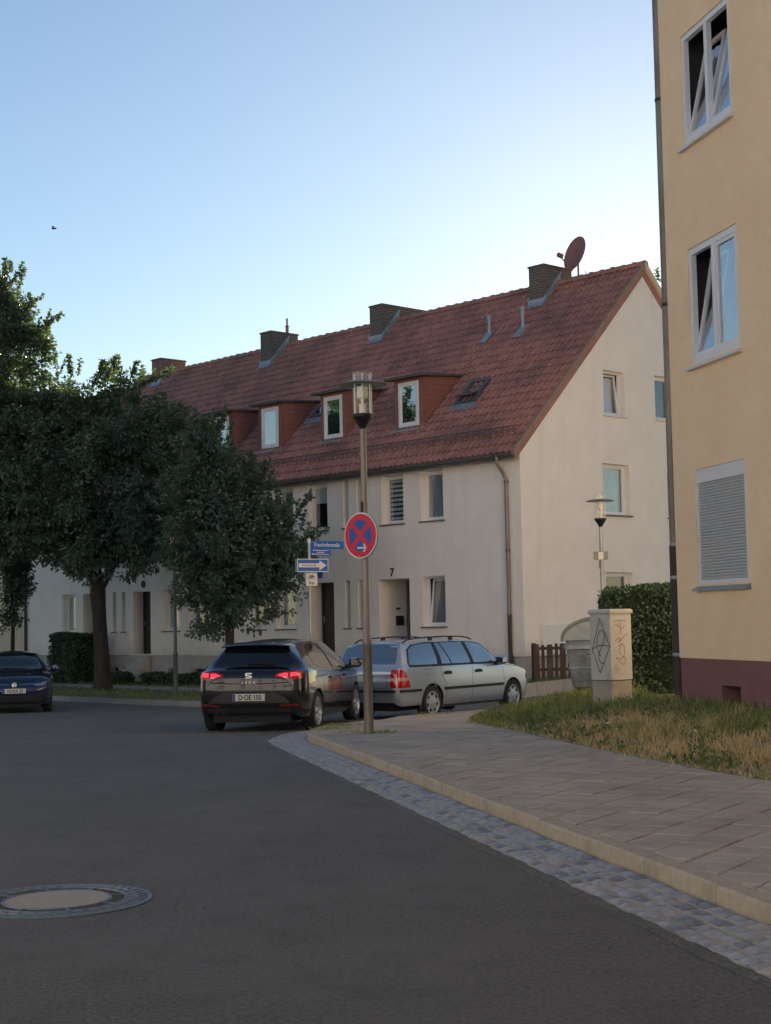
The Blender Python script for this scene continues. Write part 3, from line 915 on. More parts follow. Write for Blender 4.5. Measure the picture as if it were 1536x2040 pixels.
for t0, t1, z0, z1, d, k in op:
    T = frame_map((-t1, 0, z0), (1, 0, 0), (0, -1, 0))
    w, h = t1 - t0, z1 - z0
    if k == 'w':
        near_low = abs(t0 - 2.86) < .01 and z0 < 2
        near_up = abs(t0 - 2.86) < .01 and z0 > 2
        cur = cur_cycle[ci % 6]; ci += 1
        if near_up: cur = ('curtain_dim', .0, 1, 0, 1)
        if near_low: cur = ('curtain_dim', .0, 1, .0, 1)
        if abs(t0 - 4.45) < .01: cur = None
        wn_ = make_window(house, T, w, h, rec=.20, tilt=(R(7),) if near_low else (), curtain=cur, sill='sill_dark')
        if abs(t0 - 4.45) < .01:            # half-lowered teal slat blind
            mbb = MB()
            for q in range(9):
                mbb.box(.1, w - .1, h * .1 + q * h * .095, h * .1 + q * h * .095 + .075, -.30, -.29, T)
            mbb.build('blind', 'curtain_teal', wn_)
    elif k == 's':
        make_window(house, T, w, h, rec=.22, sill='sill_dark', fb=.03, glass='pane', room_d=.6)
    else:
        dk = 'door_grey' if k == 'door' else 'door_dark'
        dr = MB().box(.01, w - .01, .0, h - .01, -d - .05, -d + .012, T).build('door', dk, house)
        m3 = MB(); rect_ring(m3, .012, w - .012, .002, h - .012, .08, -d + .013, -d + .05, T); m3.build('door_frame', dk, dr)
        MB().box(w * .12, w * .14, .95, 1.12, -d + .014, -d + .07, T).build('handle', 'chrome', dr)
        st = MB()
        for q in range(4):
            st.box(.02, w - .02, -.04 - .22 * (q + 1), -.04 - .22 * q, .002, .17 * (q + 1), T)
        st.build('steps', 'plinth_grey', house)
        if k == 'door' and t0 < 6:
            # bell plate and letter box on the left cheek of the deep porch
            Tc = frame_map((-t1, 0, z0), (0, 1, 0), (1, 0, 0))
            MB().box(.66, .82, 1.28, 1.34, .001, .02, Tc).build('bell_plate', 'plastic_grey', house)
            MB().box(.64, .88, .82, 1.10, .001, .09, Tc).build('letter_box', 'black_box', house)
Tn = frame_map((-4.97, 0, 2.98), (1, 0, 0), (0, -1, 0))
text_obj('house_number', '7', .30, Tn, 'ink', house, ext=.01, bold=.012)
MB().lathe([(.11, 0), (.11, .03)], 16, lambda x, y, z: Vector((-17.45 + x, -z - .001, 3.05 + y * 1.15))).build('number_plate', 'ink', house, fix=True)
MB().lathe([(.11, 0), (.11, .03)], 16, lambda x, y, z: Vector((-8.1 + x, -z - .001, 3.05 + y * 1.15))).build('number_plate', 'sign_blue', house, fix=True)
for i, (w0, w1, z0, z1, d) in enumerate(gw):
    T = frame_map((0, w0, z0), (0, 1, 0), (1, 0, 0))
    make_window(house, T, w1 - w0, z1 - z0, rec=.17, sill='sill_white' if z0 > 7 else 'sill_dark', tilt=(R(6),) if i == 2 else (), curtain=(('curtain', .0, 1, 0, .9) if i == 2 else ('curtain_teal', .0, .9, .05, 1) if i == 1 else None), glass='pane', sill_out=.07)
# light-coloured meter hatch low on the gable
MB().cbox(.6, 1.7, .62, 1.44, .001, .12, .02, lambda a, b, c: Tg(a, b, c)).build('meter_box', 'sign_white', house, fix=True)

# roof
rf = MB()
prof = [(-.30, 5.90), (5.43, 11.63), (11.16, 5.90), (11.02, 5.78), (5.43, 11.37), (-.16, 5.78)]
rf.prism(prof, -HL - .10, .045, lambda w, z, x: Vector((x, w, z)))
roof = rf.build('roof', 'roof_tile_b', house, fix=True)
PW, PL_, TN = .215, .368, 22
prof_t = [(0.0, .0), (.025, .034), (.06, .050), (.095, .034), (.122, .004), (.168, -.012), (.215, .004)]
def tile_geo(L=.41):
    vs, fs = [], []
    n = len(prof_t)
    for (y, dz) in ((0, .050), (L, -.008)):
        for x, z in prof_t: vs.append((x, y, z + dz))
    for x, z in prof_t: vs.append((x, 0, z + .050 - .048))
    for i in range(n - 1):
        fs.append((i, i + 1, n + i + 1, n + i)); fs.append((i + 1, i, 2 * n + i, 2 * n + i + 1))
    fs.append((0, n, 2 * n)); fs.append((n - 1, 3 * n - 1, 2 * n - 1))
    return vs, fs
tvs, tfs = tile_geo()
tms = []
for k in ('roof_tile', 'roof_tile_b', 'roof_tile_c', 'roof_tile'):
    me = MB().add(tvs, tfs).mesh('tile', True, 50); me.materials.append(MATS[k]); tms.append(me)
rowsN, colsN = 22, 120
rest = [MB(), MB(), MB()]
q2 = math.sqrt(.5)
rnd = random.Random(3)
for c in range(colsN):
    for r_ in range(rowsN):
        sl = r_ * PL_ + rnd.gauss(0, .004)
        x = .11 - (c + 1) * PW + rnd.gauss(0, .003)
        y = -.32 + sl * q2; z = 5.915 + sl * q2 + rnd.gauss(0, .003)
        rot = rnd.gauss(0, .006)
        if c < 13:
            o = link('tile', rnd.choice(tms), None, roof)
            o.location = (x, y, z); o.rotation_euler = (R(45) + rnd.gauss(0, .008), 0, rot)
        else:
            rest[rnd.choice((0, 0, 1, 2))].add([(x + a, y + (b - e) * q2, z + (b + e) * q2) for a, b, e in tvs], tfs)
for k, b in enumerate(rest):
    struct(b.build('tiles', ('roof_tile', 'roof_tile_b', 'roof_tile_c')[k], roof, smooth=True, ang=50), 'stuff')
# ridge tiles
vs, fs = [], []
n = 7
for i, (x, dr) in enumerate(((0, .022), (.06, .022), (.07, 0), (.42, 0))):
    for k in range(n):
        t = math.pi * (k / (n - 1)) * 1.1 - .05 * math.pi
        rr = .135 + dr
        vs.append((x, rr * math.cos(t), rr * math.sin(t)))
for i in range(3):
    for k in range(n - 1): fs.append((i * n + k, (i + 1) * n + k, (i + 1) * n + k + 1, i * n + k + 1))
ridge_me = MB().add(vs, [tuple(reversed(f)) for f in fs]).mesh('ridge_tile', True, 60); ridge_me.materials.append(MATS['roof_tile'])
for k in range(64):
    o = link('ridge_tile', ridge_me, None, roof)
    o.location = (.13 - (k + 1) * .40, 5.43, 11.66 + rnd.gauss(0, .004)); o.rotation_euler = (0, rnd.gauss(0, .01), 0)
# verges on the gable
mb = MB()
mb.prism([(-.33, 5.84), (5.43, 11.60), (5.43, 11.775), (-.385, 5.96)], .06, .135, lambda w, z, x: Vector((x, w, z)))
mb.build('verge', 'verge', roof, fix=True)
mb = MB()
mb.prism([(11.19, 5.84), (5.43, 11.60), (5.43, 11.80), (11.26, 5.97)], .04, .13, lambda w, z, x: Vector((x, w, z)))
mb.build('verge', 'soffit', roof, fix=True)
# eaves gutter, snow guard, downpipe
mb = MB()
n = 8
vs, fs = [], []
for x in (.12, -HL - .1):
    for rr in (.075, .068):
        for k in range(n + 1):
            t = math.pi + math.pi * k / n
            vs.append((x, -.40 + rr * math.cos(t), 5.90 + rr * math.sin(t)))
m_ = n + 1
for k in range(n): fs += [(k, k + 1, 2 * m_ + k + 1, 2 * m_ + k), (m_ + k, m_ + k + 1, 3 * m_ + k + 1, 3 * m_ + k)]
fs.append(tuple(range(m_))); fs.append(tuple(range(2 * m_, 3 * m_)))
mb.add(vs, fs)
mb.box(-HL, .08, -.31, -.25, 5.76, 5.92)
mb.build('eaves_gutter', 'gutter', roof, fix=True)
mb = MB()
def sg(x, sl, nz): return (x, -.32 + sl * q2 - nz * q2, 5.93 + sl * q2 + nz * q2)
for nz in (.06, .13, .24): mb.tube([sg(-.25, .82, nz), sg(-HL + .2, .82, nz)], .010, 4)
for k in range(310): 
    x = -.25 - k * .0815; mb.tube([sg(x, .82, .04), sg(x, .82, .25)], .006, 3, cap=False)
mb.build('snow_guard', 'gutter', roof)
dp = MB().tube([(-.46, -.40, 5.85), (-.46, -.38, 5.66), (-.44, -.16, 5.42), (-.44, -.075, 5.25), (-.44, -.075, 1.70)], .05, 10).build('downpipe', 'pipe_zinc', house, smooth=True, fix=True)
MB().tube([(-.44, -.075, 1.70), (-.44, -.075, .75), (-.42, -.07, .55), (-.36, -.05, -.2)], .056, 10).build('pipe_foot', 'pipe_dark', dp, smooth=True, fix=True)
mb = MB()
for z in (5.2, 3.4, 1.7): mb.lathe([(.058, z - .03), (.064, z - .02), (.064, z + .02), (.058, z + .03)], 10, lambda x, y, z: Vector((-.44 + x, -.075 + y, z)))
mb.build('pipe_clip', 'gutter', dp, smooth=True)
MB().tube([(-25.30, -.40, 5.85), (-25.30, -.1, 5.35), (-25.30, -.075, 5.2), (-25.30, -.075, -.3)], .055, 8).build('downpipe', 'pipe_dark', house, smooth=True, fix=True)

# dormers
def dormer(tc, hw=.60):
    x0 = -tc
    T = frame_map((x0 - hw, .93, 7.06), (1, 0, 0), (0, -1, 0))
    mb = MB()
    W = 2 * hw
    wx0, wx1, wz0, wz1 = hw - .42, hw + .42, .17, 1.47
    holes_wall(mb, [(0, 0), (W, 0), (W, 1.56), (0, 1.56)], [(wx0, wx1, wz0, wz1, .10)], T)
    for sx in (-hw, hw):
        mb.add([(x0 + sx, .93, 7.0), (x0 + sx, .93, 8.62), (x0 + sx, 2.55, 8.75)], [(0, 1, 2) if sx < 0 else (0, 2, 1)])
    d = mb.build('dormer', 'dormer_tile', house)
    # rows of cladding on the cheeks
    cl = MB()
    for sx in (-1, 1):
        for k in range(9):
            z = 7.12 + k * .165
            w1 = min(2.5, z - 6.26 - .0)
            if w1 < 1.0: continue
            xx = x0 + sx * hw
            cl.add([(xx + sx * .022, .95, z), (xx + sx * .022, w1, z), (xx + sx * .004, w1 + .1, z + .18), (xx + sx * .004, .95, z + .18), (xx, .95, z), (xx, w1, z)], [(0, 1, 2, 3), (4, 5, 1, 0)])
    cl.build('cheek_cladding', 'dormer_tile', d, fix=True)
    mb = MB()
    P = lambda x, w, z: Vector((x, w, z))
    ov = .17
    pr = [(.66, 8.61), (2.75, 8.77), (2.75, 8.82), (.66, 8.68)]
    mb.prism(pr, x0 - hw - ov, x0 + hw + ov, lambda w, z, x: Vector((x, w, z)))
    mb.build('dormer_roof', 'dormer_roof', d, fix=True)
    T2 = frame_map((x0 - hw + wx0, .93, 7.06 + wz0), (1, 0, 0), (0, -1, 0))
    w, h = wx1 - wx0, wz1 - wz0
    mb = MB(); rect_ring(mb, .0, w, 0, h, .09, -.03, .03, T2); mb.build('window_frame', 'pvc_white', d)
    mb = MB(); rect_ring(mb, .09, w - .09, .09, h - .09, .035, -.03, .012, T2); mb.build('sash', 'pvc_white', d)
    MB().box(.125, w - .125, .125, h - .125, -.012, -.004, T2).build('pane', 'pane_sky', d)
    MB().box(.02, w - .02, .02, h - .02, -.09, -.085, T2).build('blind', 'curtain', d)
    MB().box(-.16, w + .16, -.16, -.11, .0, .22, T2).build('apron', 'zinc', d)
    return d
glassmat('pane_sky', (.5, .56, .6), base=.5)
for tc in (5.10, 8.45, 11.55, 14.15, 17.25, 20.50): dormer(tc)

# roof windows
def roof_T(t, sl0):                         # (right, up slope, out)
    return frame_map((-t, -.32 + sl0 * q2, 5.96 + sl0 * q2), (1, 0, 0), (0, -q2, q2), (0, q2, q2))
def skylight(t0, t1, s0, s1, open_):
    T = roof_T(t1, s0); w, h = t1 - t0, s1 - s0
    mb = MB(); rect_ring(mb, 0, w, 0, h, .08, 0, .09, T); fr = mb.build('roof_window', 'gutter', house)
    MB().box(.08, w - .08, .08, h - .08, 0, .012, T).build('room', 'room_dark', fr)
    if open_:
        c, s_ = math.cos(open_), math.sin(open_)
        mid = h * .5
        TT = lambda a, b, d: T(a, mid + (b - mid) * c - (d - .06) * s_, .06 - (b - mid) * s_ + (d - .06) * c)
    else: TT = T
    mb = MB(); rect_ring(mb, .085, w - .085, .085, h - .085, .05, .055, .10, TT); mb.build('sash', 'gutter', fr)
    MB().box(.135, w - .135, .135, h - .135, .072, .082, TT).build('pane', 'pane_sky', fr)
    MB().box(-.1, w + .1, -.28, -.002, .015, .05, T).build('apron', 'zinc', fr)
skylight(2.95, 3.70, 2.45, 3.50, R(24))
skylight(10.02, 10.62, 3.05, 3.85, 0)
# vent pipes
for t, sl, h in ((4.60, 5.95, .62), (3.19, 5.87, .70)):
    T = roof_T(t, sl)
    v = MB().lathe([(.055, -.05), (.055, h - .12), (.075, h - .11), (.075, h - .03), (.02, h)], 12, lambda x, y, z, b=T(0, 0, 0): b + Vector((x, y, z))).build('vent_pipe', 'zinc', house, smooth=True)
    MB().box(-.14, .16, -.42, .14, .045, .06, T).build('flashing', 'zinc', v)
# chimneys: (t0, t1, w0, w1, top, brick)
for t0, t1, w0, w1, zt, bk in ((3.08, 3.68, 4.70, 5.98, 12.14, 'brick_dark'), (10.20, 10.82, 4.68, 6.70, 12.12, 'brick_dark'), (16.05, 16.66, 4.62, 5.88, 12.10, 'brick_dark'), (23.40, 24.02, 4.90, 6.10, 12.17, 'brick_red')):
    ch = MB().box(-t1, -t0, w0, w1, w0 + 6.0, zt).build('chimney', bk, house)
    MB().cbox(-t1 - .03, -t0 + .03, w0 - .03, w1 + .03, zt + .001, zt + .06, .02).build('chimney_cap', 'brick_dark', ch)
    fl = MB()
    fl.box(-t1 - .03, -t0 + .03, w0 - .035, w0 - .002, w0 + 6.0, w0 + 6.46)
    fl.add([(-t1 - .05, w0 - .14, w0 + 6.2), (-t0 + .05, w0 - .14, w0 + 6.2), (-t0 + .03, w0 - .036, w0 + 6.34), (-t1 - .03, w0 - .036, w0 + 6.34)], [(0, 1, 2, 3)])
    for x, s_ in ((-t0, 1), (-t1, -1)):
        fl.prism([(w0 - .03, w0 + 6.1), (w0 - .03, w0 + 6.46), (5.43, 12.02), (5.43, 11.68)], min(x + .002 * s_, x + .03 * s_), max(x + .002 * s_, x + .03 * s_), lambda w, z, xx: Vector((xx, w, z)))
        fl.prism([(w0 - .03, w0 + 6.42), (w0 - .03, w0 + 6.50), (5.43, 12.06), (5.43, 11.98)], min(x + .002 * s_, x + .07 * s_), max(x + .002 * s_, x + .07 * s_), lambda w, z, xx: Vector((xx, w, z)))
    fl.build('flashing', 'zinc', ch, fix=True)
    if t0 > 16 and t0 < 17:
        MB().lathe([(.06, zt - .02), (.06, zt + .30), (.085, zt + .31), (.05, zt + .36), (.035, zt + .37), (.035, zt + .62)], 10, lambda x, y, z: Vector((-16.2 + x, 5.5 + y, z))).build('flue', 'roof_tile_b', ch, smooth=True)

# satellite dish by the nearest chimney
dd = empty('satellite_dish', HP(2.62, 5.75, 11.3), 0, label='reddish-brown satellite dish beside the nearest chimney on the pale house', cat='satellite dish')
aim = Vector((-.85, -.50, .28)).normalized()
sid = aim.cross(Vector((0, 0, 1))).normalized(); upv = sid.cross(aim)
cen = Vector((0, 0, 1.22))
vs, fs = [], []
nr, na = 6, 28
for side in (0, 1):
    for i in range(nr + 1):
        r_ = i / nr
        for k in range(na):
            t = 2 * math.pi * k / na
            vs.append(cen + sid * (.50 * r_ * math.cos(t)) + upv * (.55 * r_ * math.sin(t)) + aim * (.13 * r_ * r_ - (.012 if side else 0)))
M0 = (nr + 1) * na
for i in range(nr):
    for k in range(na):
        k2 = (k + 1) % na
        a, b, c, d = i * na + k, i * na + k2, (i + 1) * na + k2, (i + 1) * na + k
        fs.append((a, b, c, d)); fs.append((M0 + d, M0 + c, M0 + b, M0 + a))
for k in range(na):
    k2 = (k + 1) % na; fs.append((nr * na + k, nr * na + k2, M0 + nr * na + k2, M0 + nr * na + k))
MB().add(vs, fs).build('reflector', 'dish', dd, smooth=True, ang=60)
MB().tube([(0, 0, 0), (0, 0, 1.25)], .03, 8).build('mast', 'gutter', dd)
tip = cen + aim * .62 - upv * .28
MB().tube([cen - upv * .55 + aim * .1, tip], .018, 6).build('feed_arm', 'dish', dd)
MB().box(-.05, .05, -.05, .05, -.04, .07, lambda x, y, z: tip + sid * x + aim * y * 1.8 + upv * z).build('receiver_head', 'dish', dd)
MB().tube([(.22, -.03, .1), (.22, -.03, .72)], .012, 5).build('rod_aerial', 'gutter', dd)

# ------------------------------------------------------------------ neighbour further left (warm wall)
h2 = empty('terraced_house', HP(HL + .02, 0, 0), math.atan2(-.733018, .680209), label='warm cream house adjoining the pale house at the far left', cat='house')
mb = MB()
ho = []
for t0, t1 in ((1.6, 2.5), (4.4, 5.3), (7.6, 8.5), (10.5, 11.4)):
    for z0, z1 in (lowz, upz): ho.append((-t1, -t0, z0, z1, .2))
holes_wall(mb, [(-14, .5), (-.02, .5), (-.02, 6.1), (-14, 6.1)], ho, Tf)
mb.quad((-.02, 0, .5), (-.02, GD, .5), (-.02, GD, 6.1), (-.02, 0, 6.1)); mb.quad((-14, 0, .5), (-14, 0, 6.1), (-14, GD, 6.1), (-14, GD, .5))
mb.build('wall', 'house_wall_warm', h2)
MB().box(-14, -.02, .04, GD, -.9, .5).build('plinth', 'plinth_grey', h2)
MB().prism([(-.30, 5.75), (5.43, 11.43), (11.16, 5.75), (11.02, 5.65), (5.43, 11.2), (-.16, 5.65)], -14.1, -.05, lambda w, z, x: Vector((x, w, z))).build('roof', 'roof_tile_b', h2, fix=True)
for x0, x1, z0, z1, d in ho:
    make_window(h2, frame_map((x0, 0, z0), (1, 0, 0), (0, -1, 0)), x1 - x0, z1 - z0, rec=.12)

# ------------------------------------------------------------------ the yellow building on the right
yb = empty('apartment_building', (3.952, 21.0, 0), math.atan2(-.97237, .233445), label='ochre yellow rendered apartment building with maroon base at the right edge', cat='building')
YW = [(.68, 2.13, 2.00, 3.52, .06), (.68, 2.13, 4.93, 6.48, .06), (.68, 2.13, 7.90, 9.40, .06)]
YL, YD, YH = 33.0, 11.0, 12.9
mb = MB()
holes_wall(mb, [(0, 1.03), (YL, 1.03), (YL, YH), (0, YH)], [(a, b, c, d, .09) for a, b, c, d, e in YW], Tf)
mb.quad((0, 0, 1.03), (0, YD, 1.03), (0, YD, YH), (0, 0, YH)); mb.quad((YL, 0, 1.03), (YL, 0, YH), (YL, YD, YH), (YL, YD, 1.03))
mb.quad((0, YD, 1.03), (YL, YD, 1.03), (YL, YD, YH), (0, YD, YH)); mb.quad((0, 0, 1.029), (YL, 0, 1.029), (YL, .02, 1.029), (0, .02, 1.029))
mb.build('wall', 'yellow_stucco', yb)
mb = MB()
Ty = frame_map((0, .012, 0), (1, 0, 0), (0, -1, 0))
holes_wall(mb, [(.012, -.4), (YL, -.4), (YL, 1.03), (.012, 1.03)], [(1.24, 1.77, .36, .70, .35)], Ty)
mb.quad((.012, .012, -.4), (.012, YD, -.4), (.012, YD, 1.03), (.012, .012, 1.03))
pb = mb.build('plinth', 'maroon_plinth', yb)
MB().box(1.24, 1.77, .36, .70, -.36, -.35, Ty).build('cellar_vent', 'room_dark', yb)
MB().prism([(-.5, YH - .05), (YD / 2, YH + 4.6), (YD + .5, YH - .05), (YD / 2, YH + 4.3)], -.3, YL + .3, lambda w, z, x: Vector((x, w, z))).build('roof', 'roof_tile_b', yb, fix=True)
MB().box(-.3, YL + .3, -.5, 0, YH - .12, YH - .05).build('eaves_board', 'soffit', yb)
# windows
def y_sill(win, T, w, m='sill_white'):
    MB().add([T(-.05, -.055, .07), T(w + .05, -.055, .07), T(w + .05, .0, -.05), T(-.05, .0, -.05), T(-.05, -.085, .07), T(w + .05, -.085, .07), T(w + .05, -.085, -.05), T(-.05, -.085, -.05)],
             [(0, 1, 2, 3), (4, 5, 1, 0), (7, 6, 5, 4), (0, 3, 7, 4), (1, 5, 6, 2)]).build('sill', m, win, fix=True)
Tw = [frame_map((a, 0, c), (1, 0, 0), (0, -1, 0)) for a, b, c, d, e in YW]
w3 = make_window(yb, Tw[2], 1.45, 1.50, rec=.02, sashes=2, tilt=(R(13), R(13)), curtain=('curtain_blue', .22, .98, .0, .80), glass='pane_clear', fb=.075, sill=None)
y_sill(w3, Tw[2], 1.45)
w2 = make_window(yb, Tw[1], 1.45, 1.55, rec=.02, sashes=2, tilt=(R(11), 0), curtain=None, glass='pane_clear', fb=.085, sill=None)
y_sill(w2, Tw[1], 1.45)
mb = MB(); rect_ring(mb, .003, 1.447, .003, 1.517, .05, -.05, -.008, Tw[0])
w1 = mb.build('window', 'pvc_white', yb)
MB().box(.05, 1.40, 1.335, 1.47, -.05, -.010, Tw[0]).build('shutter_box', 'pvc_white', w1)
slm = None
nsl = 33
for k in range(nsl):
    z0 = .055 + 1.28 * k / nsl; hh = 1.28 / nsl
    vs = []
    for a in (.05, 1.40):
        for b, c in ((.0, -.040), (.12 * hh, -.030), (.5 * hh, -.026), (.88 * hh, -.030), (hh * .99, -.040)): vs.append(Tw[0](a, b, c))
    if slm is None:
        slm = MB().add(vs, [(j, 5 + j, 6 + j, j + 1) for j in range(4)]).mesh('slat'); slm.materials.append(MATS['shutter'])
    o = link('slat', slm, None, w1); o.location = (0, 0, z0)
MB().box(.04, 1.41, .05, 1.34, -.07, -.055, Tw[0]).build('backing', 'room_dark', w1)
y_sill(w1, Tw[0], 1.45, 'zinc')
# corner downpipe
px_, py_ = -.105, .03
pp = MB().tube([(px_ + .02, py_, YH), (px_ + .01, py_, 8.8), (px_, py_, 2.55)], .066, 14).build('downpipe', 'pipe_zinc', yb, smooth=True, fix=True)
MB().tube([(px_, py_, 2.56), (px_ + .0, py_, 1.1), (px_ + .01, py_, .1)], .076, 14).build('pipe_foot', 'pipe_dark', pp, smooth=True, fix=True)
for z, m_ in ((8.8, 'pipe_dark'), (5.9, 'pipe_dark'), (2.57, 'zinc'), (2.12, 'zinc'), (1.07, 'zinc')):
    r0 = .083 if z < 2.3 else .074
    MB().lathe([(r0 - .006, z - .025), (r0, z - .018), (r0, z + .018), (r0 - .006, z + .025)], 14, lambda x, y, z: Vector((px_ + .008 + x, py_ + y, z))).build('pipe_clip', m_, pp, smooth=True)

# ------------------------------------------------------------------ sunlit blocks out of view: they light the street and show in car paint and panes
def far_block(loc, rz, hw, floors, label, m):
    """facade along local x, facing local +y"""
    bb = empty('apartment_building', loc, rz, label=label, cat='building')
    bw = MB(); ho = []
    Tb = frame_map((0, 0, 0), (-1, 0, 0), (0, 1, 0))
    top = .7 + 2.95 * floors + .6
    n = int(2 * hw / 4.4)
    for k in range(n):
        for z in range(floors): ho.append((-hw + 1.6 + k * 4.4, -hw + 3.0 + k * 4.4, 2.0 + z * 2.95, 3.5 + z * 2.95, .15))
    holes_wall(bw, [(-hw, .6), (hw, .6), (hw, top), (-hw, top)], ho, Tb)
    bw.quad((-hw, 0, .6), (-hw, 0, top), (-hw, -10, top), (-hw, -10, .6)); bw.quad((hw, 0, .6), (hw, -10, .6), (hw, -10, top), (hw, 0, top))
    bw.build('wall', m, bb)
    MB().box(-hw, hw, -10, -.03, -.9, .6).build('plinth', 'plinth_grey', bb)
    MB().prism([(.5, top - .1), (-5, top + 4.4), (-10.5, top - .1)], -hw - .4, hw + .4, lambda w, z, x: Vector((x, w, z))).build('roof', 'roof_tile', bb, fix=True)
    for h in ho:
        wf = MB(); rect_ring(wf, h[0], h[1], h[2], h[3], .07, -.14, -.08, Tb); wf = wf.build('window', 'pvc_white', bb)
        MB().box(h[0] + .07, h[1] - .07, h[2] + .07, h[3] - .07, -.14, -.12, Tb).build('pane', 'car_glass', wf)
    return bb
far_block((-24, -28, 0), 0, 30, 4, 'sunlit cream apartment block behind the viewer, seen only mirrored in car paint', 'block_wall')
far_block((-13.2, 6, 0), R(-76.8), 20, 3, 'sunlit cream apartment block across the street, out of view on the left', 'block_wall')
# ================================================================== cars
def pchip(xs, ys):
    xs = np.array(xs, float); ys = np.array(ys, float)
    h = np.diff(xs); d = np.diff(ys) / h
    m = np.zeros(len(xs)); m[0] = d[0]; m[-1] = d[-1]
    for i in range(1, len(xs) - 1):
        if d[i - 1] * d[i] > 0:
            w1, w2 = 2 * h[i] + h[i - 1], h[i] + 2 * h[i - 1]
            m[i] = (w1 + w2) / (w1 / d[i - 1] + w2 / d[i])
    def f(x):
        x = min(max(x, xs[0]), xs[-1]); i = min(len(h) - 1, int(np.searchsorted(xs, x, 'right')) - 1); i = max(i, 0)
        t = (x - xs[i]) / h[i]
        return float((2 * t**3 - 3 * t**2 + 1) * ys[i] + (t**3 - 2 * t**2 + t) * h[i] * m[i] + (-2 * t**3 + 3 * t**2) * ys[i + 1] + (t**3 - t**2) * h[i] * m[i + 1])
    return f

